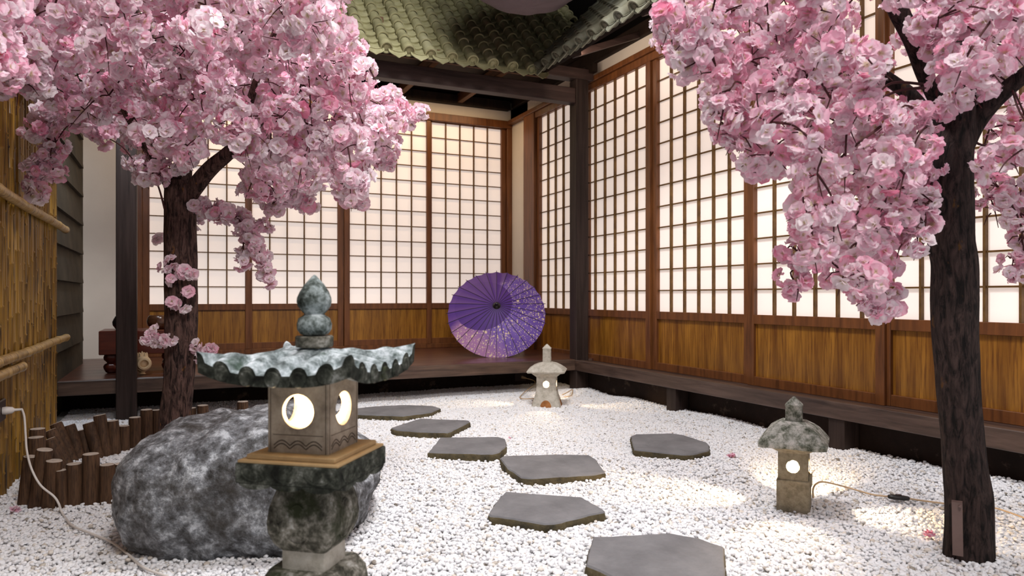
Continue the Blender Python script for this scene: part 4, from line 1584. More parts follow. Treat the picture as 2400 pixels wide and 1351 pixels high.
CROWN_LEFT=[(0.441,2.698,1.311,0.082),(-0.488,2.596,1.502,0.076),(0.206,2.502,1.692,0.099),(0.56,2.595,1.27,0.087),(0.24,2.532,1.846,0.082),(0.505,2.456,1.863,0.097),(0.023,2.774,1.594,0.083),(0.379,2.31,1.59,0.092),(-0.051,2.821,1.296,0.083),(0.434,2.698,1.569,0.081),(0.09,2.674,1.731,0.092),(0.263,2.668,1.573,0.091),(0.195,2.647,1.628,0.08),(-0.149,3.012,1.401,0.099),(0.727,2.678,1.409,0.079),(0.309,2.716,1.268,0.089),(-0.196,2.522,1.509,0.086),(0.415,2.392,1.747,0.077),(-0.464,3.023,1.525,0.087),(0.088,2.723,1.859,0.082),(-0.046,2.452,1.758,0.08),(0.554,2.622,1.586,0.092),(0.021,2.965,1.428,0.075),(-0.484,2.496,1.628,0.08),(0.406,2.661,1.187,0.093),
(0.108,2.893,1.595,0.081),(-0.261,2.559,1.768,0.081),(-0.31,3.208,1.633,0.08),(0.294,2.367,1.645,0.083),(-0.141,2.496,1.672,0.077),(-0.345,2.824,1.571,0.1),(-0.227,3.008,1.467,0.078),(0.369,2.283,1.796,0.098),(-0.008,2.779,1.745,0.099),(0.338,2.621,1.364,0.083),(-0.079,2.73,1.606,0.095),(0.099,2.879,1.49,0.095),(-0.3,2.913,1.689,0.087),(-0.132,2.519,1.785,0.079),(0.444,2.687,1.43,0.091),(0.31,2.908,1.169,0.095),(-0.091,3.049,1.561,0.089),(0.24,2.959,1.55,0.08),(-0.441,2.762,1.586,0.086),(-0.325,2.783,1.758,0.079),(0.496,2.505,1.646,0.086),(-0.478,2.291,1.632,0.086),(0.564,2.574,1.137,0.087),(-0.487,2.876,1.708,0.076),(-0.456,2.87,1.89,0.09),(0.101,2.814,1.345,0.075),(0.573,2.625,1.489,0.093),(0.354,2.849,1.532,0.079),(0.174,2.63,1.342,0.092),(-0.392,3.057,1.483,0.093),(-0.383,2.843,1.845,0.075),(-0.478,2.292,1.464,0.087),(-0.348,2.621,1.624,0.091),(0.176,2.715,1.955,0.091),(0.546,2.792,1.411,0.099),(-0.179,2.945,1.567,0.087),(0.35,2.586,1.849,0.084),(0.314,2.362,1.537,0.08),(-0.217,2.534,1.685,0.079),(0.087,2.451,1.564,0.098),(-0.143,2.506,1.584,0.089),(-0.302,3.003,1.405,0.077),(0.212,2.642,1.257,0.077),(0.05,2.623,1.893,0.094),(0.035,2.836,1.274,0.08),(0.015,2.903,1.53,0.079),(-0.067,2.659,1.751,0.084),(-0.471,2.826,1.782,0.079),(0.685,2.692,1.305,0.088),(0.331,2.625,1.951,0.085),(-0.121,3.482,2.021,0.091),(0.59,3,1.349,0.091),(0.664,3.14,2.247,0.095),(-0.053,3.241,1.834,0.104),(0.33,3.003,1.619,0.093),(0.325,3.257,1.816,0.086),(-0.464,3.451,1.962,0.081),(0.376,3.087,1.861,0.082),(0.388,3.313,2.255,0.101),(0.354,3.187,1.545,0.08),(0.312,3.296,2.121,0.097),(0.021,3.155,1.349,0.084),(-0.095,3.408,2.2,0.086),(0.541,3.269,1.838,0.097),(0.794,3.063,1.405,0.083),(-0.304,3.448,1.968,0.101),(-0.474,3.13,1.69,0.091),(0.148,3.291,1.918,0.103),(-0.04,3.433,1.554,0.093),(0.029,3.177,2.016,0.099),(0.586,3.245,2.065,0.08),(0.067,3.253,1.783,0.1),(-0.124,3.267,1.736,0.092),(-0.219,3.495,1.586,0.099),(-0.462,2.782,1.437,0.1),(0.169,3.422,2.149,0.098),(-0.4,3.527,1.862,0.087),(0.624,2.863,1.538,0.083),(0.348,3.294,1.343,0.102),(-0.46,2.315,1.505,0.102),(-0.479,2.352,1.646,0.081),(0.052,3.264,1.633,0.087),(-0.079,3.361,1.674,0.101),(0.179,3.216,1.777,0.1),(0.559,3.205,1.273,0.095),(-0.382,3.653,2.149,0.085),(0.443,3.203,1.415,0.103),(-0.372,3.459,1.564,0.095),(0.258,3.394,1.939,0.103),(0.361,2.999,1.941,0.085),(0.198,3.09,1.504,0.083),(0.705,3.011,1.484,0.101),(0.458,2.964,2.011,0.084),(0.365,3.076,1.198,0.101),(0.1,3.251,1.496,0.103),(0.506,2.932,1.42,0.087),(-0.475,2.937,1.828,0.087),(0.543,2.921,1.599,0.086),(0.576,2.947,1.818,0.083),(-0.292,3.498,1.725,0.102),(0.216,3.372,1.704,0.103),(0.501,3.049,2.167,0.103),(0.012,3.356,2.208,0.096),(-0.158,3.525,1.433,0.102),(-0.437,3.509,1.726,0.087),(-0.472,2.631,1.518,0.09),(-0.213,3.548,2.136,0.086),(-0.457,3.056,1.976,0.105),(-0.225,3.371,1.838,0.089),(0.628,2.975,1.704,0.084),(-0.466,2.793,1.671,0.095),(-0.287,3.289,1.446,0.08),(-0.467,2.293,1.379,0.094),(0.5,3.277,1.604,0.104),(-0.473,3.481,1.58,0.083),(0.023,3.47,2.003,0.088),(0.625,2.91,1.239,0.086),(0.619,2.879,2.013,0.097),(0.493,3.113,1.898,0.094),(0.245,3.362,2.237,0.1),(0.279,3.255,1.444,0.085),(0.477,3.273,1.727,0.099),(-0.305,3.589,2.229,0.099),(0.115,3.264,2.186,0.093),(0.763,2.822,1.485,0.101),(-0.454,2.237,1.598,0.107),(-0.478,3.356,1.707,0.086),(0.651,3.365,1.659,0.089),(0.034,3.914,2.158,0.09),(-0.147,3.731,1.702,0.1),(0.477,3.37,1.56,0.099),(0.82,3.565,1.531,0.094),(-0.048,3.847,1.935,0.09),(-0.457,3.533,1.607,0.105),(0.136,3.843,2.293,0.097),(-0.476,3.897,2.176,0.088),(-0.319,3.771,1.78,0.088),(-0.171,3.688,2.268,0.094),(0.245,3.686,2.397,0.102),(0.53,3.66,1.979,0.093),(0.472,3.657,2.101,0.093),(-0.464,3.194,1.797,0.101),(-0.458,2.634,1.51,0.104),(0.318,3.567,1.597,0.098),(0.225,3.599,1.838,0.096),(0.008,3.778,1.634,0.088),(-0.462,2.112,1.459,0.101),(0.547,3.366,2.216,0.09),(-0.368,3.773,1.952,0.101),(-0.129,3.968,2.257,0.099),(0.322,3.631,2.088,0.094),(-0.098,3.757,1.496,0.102),(-0.32,4.006,2.301,0.092),(0.4,3.588,1.381,0.106),(-0.461,2.678,1.784,0.104),(0.561,3.606,1.396,0.095),(0.409,3.659,2.372,0.087),(-0.478,2.554,1.625,0.085),(0.692,3.51,1.969,0.092),(0.738,3.278,1.312,0.106),(-0.47,1.99,1.345,0.093),(0.715,3.554,2.262,0.088),(0.086,3.585,1.719,0.104),(-0.453,1.854,1.452,0.107),(0.449,3.395,1.692,0.11),(-0.461,2.057,1.299,0.103),(-0.468,2.955,1.5,0.095),(-0.229,3.749,1.976,0.099),(0.027,3.776,2.379,0.097),(0.638,3.425,1.461,0.095),(0.185,3.709,2.035,0.099),(-0.457,1.843,1.381,0.106),(-0.229,3.846,1.534,0.086),(-0.461,2.389,1.368,0.101),(-0.476,3.715,2.25,0.089),(-0.307,3.756,1.6,0.094),(0.752,3.482,1.835,0.089),(-0.186,3.868,1.873,0.089),(0.331,3.514,1.758,0.099),(0.359,3.759,1.985,0.091),(0.925,2.88,1.504,0.03),(0.876,2.902,1.481,0.045),(0.828,2.925,1.525,0.05),(0.787,2.944,1.382,0.06),(0.782,2.891,1.292,0.05),(0.742,2.91,1.274,0.05),(0.686,2.936,1.125,0.035),(0.647,2.955,1.134,0.045),(0.615,2.97,1.178,0.05),(0.277,3.184,1.185,0.05),(0.301,3.172,1.23,0.06),(0.358,3.146,1.114,0.045),(0.39,3.13,1.149,0.05),(0.496,3.081,1.114,0.045),(0.463,3.096,1.14,0.05),(0.447,3.104,1.185,0.05),(0.69,2.99,1.749,0.05),(0.731,2.971,1.686,0.05),(0.771,2.952,1.588,0.045),(0.577,3.043,1.937,0.06),(-0.093,3.246,1.248,0.05),(-0.118,3.314,1.213,0.04),(-0.15,3.329,1.274,0.045),(-0.069,3.235,1.222,0.045),(0.017,3.195,1.265,0.04),(0.048,3.18,1.288,0.035),(-0.022,3.213,1.248,0.03),(0.009,3.199,1.326,0.05),(-0.038,3.221,1.326,0.05),(-0.492,3.378,1.452,0.06),(-0.453,3.36,1.418,0.06),(-0.503,3.362,1.362,0.06),(-0.438,3.353,1.341,0.06),(-0.468,3.367,1.29,0.06),(-0.492,3.378,1.239,0.055),(-0.445,3.356,1.23,0.05),(-0.515,3.389,1.179,0.045),(-0.507,3.385,1.137,0.04),(-0.307,3.291,1.4,0.05),(-0.261,3.27,1.366,0.045),(-0.361,3.317,1.426,0.04)]
CROWN_RIGHT=[(1.805,1.143,1.246,0.058),(1.894,1.005,1.543,0.062),(1.678,1.135,1.406,0.067),(1.878,1.031,1.477,0.063),(1.451,1.323,1.283,0.066),(1.505,1.187,1.197,0.054),(1.429,1.263,1.43,0.055),(1.995,1.074,1.118,0.061),(1.358,1.323,1.055,0.051),(1.312,1.361,1.083,0.063),(1.586,1.209,1.572,0.067),(1.373,1.385,1.477,0.062),(1.343,1.211,0.842,0.053),(1.342,1.198,1.013,0.058),(1.298,1.343,1.231,0.064),(1.725,1.025,1.389,0.059),(1.863,1.152,1.579,0.053),(1.372,1.379,1.387,0.061),(1.549,1.26,0.863,0.067),(1.618,1.089,1.481,0.05),(1.539,1.283,1.304,0.052),(1.744,1.175,1.353,0.052),(1.141,1.311,1.473,0.054),(1.186,1.393,1.385,0.055),(1.329,1.417,1.548,0.054),
(1.152,1.445,1.487,0.066),(1.385,1.188,0.923,0.058),(1.354,1.174,1.486,0.067),(1.369,1.328,1.573,0.054),(1.294,1.195,1.103,0.057),(1.621,1.234,0.971,0.052),(1.888,1.098,1.353,0.057),(1.929,1.01,1.427,0.059),(1.449,1.338,1.407,0.065),(1.509,1.306,1.235,0.062),(1.21,1.393,1.307,0.067),(1.451,1.125,1.041,0.052),(1.668,1.252,1.184,0.055),(1.632,1.04,1.27,0.063),(1.942,1.125,1.562,0.055),(1.314,1.21,0.924,0.056),(1.262,1.393,1.452,0.06),(1.482,1.16,0.769,0.059),(1.802,1.138,1.495,0.06),(1.38,1.35,1.286,0.067),(1.249,1.249,1.134,0.05),(1.634,1.068,1.534,0.057),(1.221,1.38,1.179,0.054),(1.775,0.969,1.339,0.058),(1.608,1.151,1.087,0.053),(1.564,1.237,1.522,0.051),(1.094,1.401,1.392,0.054),(1.318,1.228,1.445,0.061),(1.527,1.271,1.168,0.059),(1.602,1.156,1.471,0.064),(1.306,1.375,1.324,0.067),(1.826,1.061,1.06,0.063),(1.06,1.357,1.517,0.06),(1.5,1.254,1.051,0.057),(1.51,1.263,0.796,0.06),(1.162,1.433,1.33,0.056),(1.369,1.195,1.302,0.063),(1.707,1.192,1.603,0.054),(1.829,1.158,1.419,0.065),(1.222,1.436,1.611,0.058),(1.542,1.251,1.586,0.06),(1.707,1.03,1.251,0.054),(1.561,1.14,1.019,0.055),(1.321,1.244,1.19,0.06),(1.296,1.384,1.148,0.066),(1.5,1.157,0.893,0.051),(1.227,1.358,1.238,0.055),(1.416,1.292,1.588,0.054),(1.26,1.364,1.588,0.051),(1.455,1.143,1.267,0.06),(1.601,1.602,1.147,0.068),(1.672,1.424,1.651,0.067),(1.396,1.473,1.505,0.071),(1.363,1.697,1.586,0.062),(1.692,1.497,0.956,0.066),(1.687,1.558,1.324,0.063),(2.142,1.279,1.546,0.063),(1.805,1.495,1.081,0.059),(1.837,1.513,1.461,0.066),(2.315,1.27,1.503,0.066),(1.793,1.332,1.164,0.066),(1.688,1.527,1.068,0.056),(1.812,1.36,1.021,0.072),(1.362,1.605,1.623,0.055),(1.45,1.449,1.243,0.06),(2.198,1.207,1.17,0.072),(1.694,1.328,1.592,0.057),(1.988,1.189,1.366,0.067),(1.532,1.514,1.493,0.071),(1.345,1.645,1.718,0.064),(2.05,1.413,1.751,0.058),(1.603,1.563,1.399,0.068),(1.616,1.581,1.723,0.069),(1.711,1.356,1.159,0.064),(1.772,1.386,1.36,0.056),(1.754,1.492,1.235,0.056),(1.655,1.369,1.292,0.068),(2.149,1.244,1.116,0.071),(2.128,1.26,1.628,0.059),(1.472,1.559,1.192,0.064),(1.461,1.635,1.309,0.071),(1.682,1.323,0.855,0.056),(2.027,1.283,1.584,0.061),(2.295,1.245,1.624,0.071),(1.691,1.452,1.509,0.065),(1.619,1.415,1.342,0.06),(2.089,1.377,1.361,0.069),(1.218,1.564,1.601,0.056),(2.184,1.232,1.707,0.06),(1.66,1.44,1.125,0.071),(1.907,1.306,1.42,0.056),(1.776,1.284,1.556,0.065),(1.319,1.607,1.397,0.07),(1.637,1.333,0.947,0.062),(1.544,1.627,1.424,0.066),(2.122,1.335,1.471,0.064),(1.348,1.584,1.463,0.06),(1.552,1.437,0.84,0.057),(1.382,1.479,1.665,0.066),(1.577,1.434,1.587,0.071),(2.346,1.228,1.545,0.056),(1.757,1.462,0.802,0.065),(1.671,1.327,1.226,0.064),(1.679,1.548,1.217,0.056),(2.063,1.391,1.667,0.068),(2.203,1.336,1.754,0.058),(1.673,1.552,1.468,0.063),(1.731,1.292,1.642,0.065),(2.01,1.41,1.566,0.063),(2.279,1.198,1.692,0.06),(2.299,1.191,1.218,0.065),(2.026,1.248,1.32,0.065),(1.452,1.536,1.627,0.066),(1.703,1.477,0.863,0.055),(1.719,1.316,0.935,0.058),(1.603,1.451,1.694,0.066),(1.273,1.626,1.47,0.069),(2.073,1.341,1.721,0.069),(1.549,1.498,1.565,0.072),(1.804,1.384,1.1,0.065),(1.313,1.493,1.334,0.062),(1.493,1.611,1.494,0.064),(1.957,1.278,1.496,0.063),(1.752,1.407,1.71,0.067),(1.378,1.585,1.543,0.071),(1.99,1.653,0.881,0.07),(2.509,1.33,1.544,0.068),(1.781,1.765,1.79,0.069),(2.027,1.757,1.117,0.08),(1.963,1.758,0.97,0.077),(2.038,1.587,1.386,0.083),(2.026,1.591,0.953,0.067),(2.252,1.507,1.527,0.066),(2.527,1.381,1.247,0.071),(1.548,1.737,1.806,0.069),(1.861,1.686,1.368,0.08),(1.573,1.908,1.613,0.083),(2.358,1.611,1.26,0.082),(1.618,1.698,1.624,0.068),(2.154,1.47,1.346,0.081),(1.83,1.832,1.371,0.085),(1.801,1.815,1.477,0.072),(2.112,1.537,1.182,0.077),(2.437,1.551,1.355,0.073),(2.027,1.516,1.696,0.07),(1.846,1.744,1.642,0.069),(2.415,1.483,1.511,0.073),(1.944,1.549,1.088,0.081),(2.418,1.399,1.651,0.082),(2.164,1.715,1.286,0.069),(1.89,1.636,1.491,0.08),(2.412,1.613,1.7,0.069),(2.328,1.617,1.777,0.074),(2.362,1.33,1.479,0.067),(2.013,1.579,1.809,0.073),(1.952,1.719,1.758,0.07),(1.577,1.782,1.374,0.078),(2.421,1.338,1.342,0.072),(1.647,1.671,1.213,0.067),(1.935,1.806,1.209,0.083),(1.618,1.998,1.793,0.066),(2.489,1.329,1.824,0.083),(2.232,1.587,1.609,0.076),(2.468,1.311,1.693,0.077),(2.382,1.412,1.77,0.084),(1.613,1.862,1.524,0.073),(1.462,1.903,1.816,0.075),(2.373,1.532,1.76,0.066),(2.617,1.4,1.471,0.077),(1.842,1.719,1.512,0.074),(1.984,1.704,1.658,0.084),(1.956,1.719,1.879,0.069),(1.912,1.598,1.357,0.067),(2.13,1.564,1.089,0.07),(2.543,1.309,1.339,0.068),(1.083,1.425,1.424,0.03),(1.097,1.418,1.382,0.035),(1.121,1.407,1.351,0.035),(1.177,1.436,1.315,0.035),(1.275,1.445,1.187,0.035),(1.285,1.441,1.143,0.035),(1.386,1.448,1.081,0.032),(1.407,1.439,1.064,0.03),(1.502,1.45,0.851,0.025),(1.513,1.445,0.776,0.035),(1.534,1.435,0.752,0.03),(1.544,1.43,0.816,0.035),(1.586,1.41,0.84,0.04),(1.618,1.395,0.793,0.04),(1.66,1.375,0.776,0.04),(1.702,1.356,0.723,0.035),(1.734,1.341,0.688,0.03),(1.76,1.329,0.7,0.025),(1.755,1.331,0.735,0.035),(1.702,1.356,0.793,0.04),(1.75,1.333,0.816,0.035),(1.705,1.244,0.878,0.04),(1.735,1.23,0.862,0.035),(1.755,1.221,0.922,0.035),(1.735,1.23,0.978,0.04),(1.705,1.244,0.922,0.045),(1.765,1.216,0.978,0.025),(1.685,1.253,1,0.045),(1.715,1.239,1.088,0.035),(1.79,1.204,1.22,0.038),(1.735,1.23,1.207,0.03),(1.77,1.214,1.176,0.025),(1.81,1.195,1.287,0.04),(1.825,1.188,1.353,0.05),(1.765,1.216,1.43,0.05),(1.81,1.195,1.43,0.06),(2.253,1.373,1.077,0.05),(2.301,1.351,1.038,0.05),(2.354,1.326,1.077,0.06),(2.277,1.362,0.998,0.05),(2.348,1.329,0.985,0.05),(2.354,1.326,0.919,0.05),(2.384,1.312,0.867,0.05),(2.33,1.337,0.841,0.03),(2.313,1.346,0.801,0.03),(2.348,1.329,0.801,0.035),(2.241,1.379,1.116,0.04),(2.265,1.368,1.248,0.035),(2.342,1.332,1.248,0.04),(2.277,1.362,1.346,0.04),(2.301,1.351,1.418,0.05),(2.396,1.307,1.038,0.07)]

# ================================================================== BLOSSOM TREES
def petal_template():
    """a double blossom: outer and inner ring of notched petals; returns verts, quads, radial t per vertex"""
    V, Q, T = [], [], []

    def petal(ang, tilt, ln, wd, ruf, z0):
        base = len(V)
        prof = ((0.0, 0.10), (0.33, 0.34), (0.66, 0.53), (0.90, 0.48), (1.02, 0.25))
        for i, (t, w) in enumerate(prof):
            for j in (-1, 0, 1):
                x = 0.06 + ln * t
                if i == 4 and j == 0:
                    x -= 0.03 * ln
                y = wd * w * j
                z = ruf * (0.10 if j == 0 else (-0.07 if j < 0 else 0.05)) * t + 0.14 * t * t * (1 if j else 0.4)
                ct, st = math.cos(tilt), math.sin(tilt)
                x2, z2 = x * ct - z * st, x * st + z * ct
                V.append((x2 * math.cos(ang) - y * math.sin(ang), x2 * math.sin(ang) + y * math.cos(ang), z2 + z0))
                T.append(t)
        for i in range(4):
            for j in range(2):
                a = base + i * 3 + j
                Q.append((a, a + 1, a + 4, a + 3))
    for k in range(6):
        petal(2 * PI * k / 6 + 0.09 * math.sin(k * 7), math.radians(6 + 14 * math.sin(k * 3.1)), 0.96, 1.12, 1.6 + math.sin(k * 5), 0.0)
    for k in range(4):
        petal(2 * PI * k / 4 + 0.4, math.radians(30 + 20 * math.sin(k * 2.7)), 0.70, 0.95, 2.0, 0.05)
    return np.array(V), np.array(Q), np.array(T)


TV, TQ, TT = petal_template()
C_WHITE = np.array([0.97, 0.90, 0.93])
C_PALE = np.array([0.96, 0.70, 0.80])
C_PINK = np.array([0.93, 0.42, 0.58])
C_DEEP = np.array([0.84, 0.27, 0.42])
C_YEL = np.array([0.62, 0.55, 0.22])


def flowers_mesh(name, pos, nrm, size, parent, seed, pinkness=0.5):
    rg = np.random.default_rng(seed)
    n = len(pos)
    pos, nrm = np.array(pos), np.array(nrm)
    nrm /= np.linalg.norm(nrm, axis=1)[:, None] + 1e-9
    rnd = rg.normal(size=(n, 3))
    t1 = np.cross(nrm, rnd)
    t1 /= np.linalg.norm(t1, axis=1)[:, None] + 1e-9
    t2 = np.cross(nrm, t1)
    nv, nq = len(TV), len(TQ)
    jit = rg.normal(scale=0.04, size=(n, nv, 3))
    L = (TV[None] + jit) * np.array(size)[:, None, None]
    sq = rg.uniform(0.75, 1.1, size=(n, 1))
    W = pos[:, None] + L[..., 0:1] * t1[:, None] * sq[..., None] + L[..., 1:2] * t2[:, None] + L[..., 2:3] * nrm[:, None]
    me = bpy.data.meshes.new(name)
    me.vertices.add(n * nv)
    me.vertices.foreach_set('co', W.astype(np.float32).ravel())
    F = (TQ[None] + (np.arange(n) * nv)[:, None, None]).reshape(-1, 4)
    me.loops.add(F.size)
    me.loops.foreach_set('vertex_index', F.astype(np.int32).ravel())
    me.polygons.add(len(F))
    me.polygons.foreach_set('loop_start', (np.arange(len(F)) * 4).astype(np.int32))
    me.polygons.foreach_set('use_smooth', np.ones(len(F), dtype=bool))
    # colours: white and pink flowers, petals pinker to the tip or to the heart
    mode = rg.random((n, 1, 1))
    p = np.clip(rg.normal(pinkness, 0.26, size=(n, 1, 1)), 0, 1)
    t = TT[None, :, None]
    grad = np.where(mode < 0.6, t ** 1.5, 1 - t)
    pet = rg.normal(0, 0.14, size=(n, nv // 15, 1))
    pet = np.repeat(pet, 15, axis=1)
    k = np.clip(p * 0.75 + (grad - 0.4) * 0.42 + pet, 0, 1.25)
    c = np.where(k < 0.4, C_WHITE + (C_PALE - C_WHITE) * (k / 0.4), np.where(k < 0.85, C_PALE + (C_PINK - C_PALE) * ((k - 0.4) / 0.45), C_PINK + (C_DEEP - C_PINK) * ((k - 0.85) / 0.4)))
    heart = (t < 0.05) * 0.75
    c = c * (1 - heart) + C_YEL * heart
    rgba = np.concatenate([c, np.ones((n, nv, 1))], axis=2).astype(np.float32)
    ca = me.color_attributes.new('col', 'FLOAT_COLOR', 'POINT')
    ca.data.foreach_set('color', rgba.ravel())
    me.update(calc_edges=True)
    me.validate()
    me.materials.append(MT['petal'])
    o = bpy.data.objects.new(name, me)
    COL.objects.link(o)
    if parent:
        o.parent = parent
    return o


def bark_tube(path, radii, k, n, amp, seed):
    sp = smooth_path(path, k)
    rad = lerp_list(radii, len(sp))
    m = MB()

    def wob(i, an, p):
        q = Vector((math.cos(an) * 2.6, math.sin(an) * 2.6, p.z * 2.2 + seed))
        a = noise.fractal(q, 0.8, 2.0, 3) * 0.9
        rdg = abs(noise.noise(Vector((math.cos(an) * 6.5, math.sin(an) * 6.5, p.z * 5 + seed))))
        return 1 + amp * (a * 0.6 - rdg * 0.7 + 0.15)
    m.tube(sp, rad, n, wob=wob)
    return m


def make_tree(label, trunk_px, branches_px, crown, nodes_px, sprays, bark, seed, pink, fsize, extra=None):
    """pixel lists are (px, py, depth, width px)"""
    base = P(*trunk_px[0][:3])
    root = empty('blossom_tree', (base.x, base.y, 0.0))
    tag(root, label, 'tree')
    o0 = Vector((base.x, base.y, 0.0))
    rd = random.Random(seed)
    pts = [P(x, y, d) - o0 for x, y, d, w in trunk_px]
    rad = [w / 2 / F_PX * d for x, y, d, w in trunk_px]
    m = bark_tube(pts, rad, 14, 72, 0.085, seed)
    m.build('trunk', bark, root, 70)
    for br in branches_px:
        pts = [P(x, y, d) - o0 for x, y, d, w in br]
        rad = [w / 2 / F_PX * d for x, y, d, w in br]
        m = bark_tube(pts, rad, 8, 28, 0.10, seed + 5)
        m.build('branch', bark, root, 70)
    nodes = [P(*q) - o0 for q in nodes_px]
    tw = MB()
    pos, nrm, siz = [], [], []

    def put(p, nn, s):
        pos.append(p)
        nrm.append(nn)
        siz.append(s)
    crown = sorted(crown, key=lambda b: min((q - (Vector(b[:3]) - o0)).length for q in nodes))
    for (x, y, z, r) in crown:
        c = Vector((x, y, z)) - o0
        nd = min(nodes, key=lambda q: (q - c).length)
        nodes.append(c)
        if (nd - c).length > 0.05:
            mid = nd.lerp(c, 0.55) + Vector((rd.uniform(-.02, .02), rd.uniform(-.02, .02), rd.uniform(0, .03)))
            end = c + (c - nd).normalized() * r * 0.8 + Vector((0, 0, -r * 0.4))
            sp = smooth_path([nd, mid, c, end], 4)
            tw.tube(sp, lerp_list([0.0030, 0.0026, 0.0020, 0.0010], len(sp)), 5)
        nfl = int(3000 * r * r) + 4
        for _ in range(nfl):
            d = Vector((rd.gauss(0, 1), rd.gauss(0, 1), rd.gauss(0, 1))).normalized()
            rr2 = r * rd.uniform(0.45, 1.02)
            q = c + Vector((d.x, d.y, d.z * 0.85)) * rr2
            nn = d + Vector((rd.gauss(0, .45), rd.gauss(0, .45), rd.gauss(0, .45)))
            put(q, nn, fsize * rd.uniform(0.75, 1.2))
            if rd.random() < 0.10:
                tw.tube([c + d * rr2 * 0.3, q + d * 0.012 + Vector((rd.gauss(0, .01), rd.gauss(0, .01), 0))], [0.0016, 0.0009], 4)
        # a few loose twigs poking out between the flowers
        if rd.random() < 0.75:
            a = Vector((rd.gauss(0, 1), rd.gauss(0, 1), rd.gauss(0, .6) - .2)).normalized()
            s0 = c + a * r * 0.35
            s1 = c + a * r * 1.12 + Vector((0, 0, -0.01))
            tw.tube([s0, s0.lerp(s1, .5) + Vector((0, 0, .008)), s1], [0.0022, 0.0018, 0.001], 5)
    # thin hanging sprays with their flowers strung along the twig
    for sp_px, r0, dens in sprays:
        sp = smooth_path([P(*q) - o0 for q in sp_px], 6)
        tw.tube(sp, lerp_list([0.0045, 0.003, 0.0012], len(sp)), 6)
        if dens:
            for i in range(len(sp) - 1):
                ln = (sp[i + 1] - sp[i]).length
                for _ in range(max(1, int(ln * dens + rd.random()))):
                    d = Vector((rd.gauss(0, 1), rd.gauss(0, 1), rd.gauss(0, 1))).normalized()
                    q = sp[i].lerp(sp[i + 1], rd.random()) + d * r0 * rd.uniform(0.3, 1.0)
                    put(q, d + Vector((0, 0, -0.3)), fsize * rd.uniform(0.75, 1.1))
                    if rd.random() < 0.5:
                        tw.tube([sp[i], q], [0.0012, 0.0008], 4)
    for (x, y, d, k) in (extra or []):
        c = P(x, y, d) - o0
        for _ in range(k):
            dd = Vector((rd.gauss(0, 1), rd.gauss(0, 1), rd.gauss(0, 1))).normalized()
            put(c + dd * 0.014, dd + Vector((-SN, -CS, 0)) * 0.9, fsize * rd.uniform(0.8, 1.05))
    tw.build('twigs', MT['twig'], root, 60, kind='stuff')
    fo = flowers_mesh('blossoms', pos, nrm, siz, root, seed, pink)
    fo['kind'] = 'stuff'
    return root


DL = 3.0
make_tree('artificial pink blossom tree with brown trunk rising behind the boulder',
          [(413, 1106, DL, 74), (412, 1040, DL, 70), (410, 985, DL, 69), (419, 900, DL, 67), (424, 820, DL, 69), (425, 740, DL, 72), (424, 660, DL, 72), (424, 580, DL, 71), (423, 510, DL, 69), (421, 450, DL, 66), (421, 425, DL, 56)],
          [[(408, 470, DL, 34), (398, 432, DL, 31), (372, 388, DL - .04, 28), (345, 345, DL - .1, 24), (300, 270, DL - .2, 20), (250, 190, DL - .32, 16), (190, 110, DL - .4, 12)],
           [(437, 468, DL, 38), (462, 432, DL, 38), (496, 393, DL - .02, 35), (540, 355, DL - .04, 31), (590, 300, DL - .02, 25), (660, 240, DL - .1, 19), (740, 180, DL - .12, 13)],
           [(424, 440, DL, 48), (430, 380, DL + .06, 40), (442, 310, DL + .12, 34), (448, 230, DL + .16, 30), (440, 120, DL + .18, 24), (420, 0, DL + .2, 18)],
           [(540, 355, DL - .04, 26), (560, 300, DL - .12, 22), (583, 245, DL - .2, 19), (610, 160, DL - .3, 15), (650, 60, DL - .38, 11)],
           [(448, 250, DL + .16, 24), (400, 160, DL - .05, 20), (340, 60, DL - .25, 15), (280, -40, DL - .35, 10)]],
          CROWN_LEFT,
          [(345, 345, 2.9), (250, 190, 2.68), (190, 110, 2.6), (540, 355, 2.96), (590, 300, 2.98), (660, 240, 2.9), (740, 180, 2.88), (448, 230, 3.16), (440, 120, 3.18), (420, 0, 3.2),
           (583, 245, 2.8), (650, 60, 2.62), (340, 60, 2.75), (430, 380, 3.06), (280, -40, 2.65)],
          [([(455, 485, 3.0), (500, 494, 2.98), (545, 503, 2.96), (585, 545, 2.95), (608, 590, 2.94), (625, 640, 2.94), (632, 668, 2.94)], 0.045, 170),
           ([(460, 470, 3.0), (510, 490, 3.0), (560, 498, 3.0), (600, 530, 3.0), (640, 528, 3.0)], 0.026, 120),
           ([(575, 540, 2.95), (570, 580, 2.95), (568, 620, 2.95)], 0.036, 160),
           ([(386, 490, 2.96), (372, 440, 2.93), (352, 392, 2.9), (337, 352, 2.88)], 0.02, 0),
           ([(120, 240, 2.85), (110, 330, 2.85), (90, 440, 2.85)], 0.03, 60),
           ([(640, 270, 2.75), (720, 290, 2.7), (760, 320, 2.7), (800, 420, 2.75)], 0.03, 30),
           ([(690, 390, 2.95), (650, 410, 2.95), (640, 480, 2.95)], 0.03, 60),
           ([(880, 250, 2.9), (940, 275, 2.9), (1000, 262, 2.9)], 0.02, 60)],
          MT['bark_l'], 3, 0.25, 0.0265,
          [(385, 628, 2.92, 3), (402, 615, 2.92, 3), (425, 636, 2.91, 4), (452, 640, 2.91, 3), (398, 660, 2.91, 2), (440, 685, 2.91, 4), (405, 712, 2.91, 3), (428, 718, 2.91, 2),
           (345, 793, 2.9, 4), (366, 780, 2.9, 4), (395, 797, 2.89, 4), (370, 800, 2.9, 2), (462, 812, 2.97, 3), (478, 820, 2.97, 3), (500, 815, 2.97, 3), (465, 838, 2.97, 2), (375, 565, 3.05, 2), (462, 500, 3.05, 3), (462, 525, 3.05, 2)])

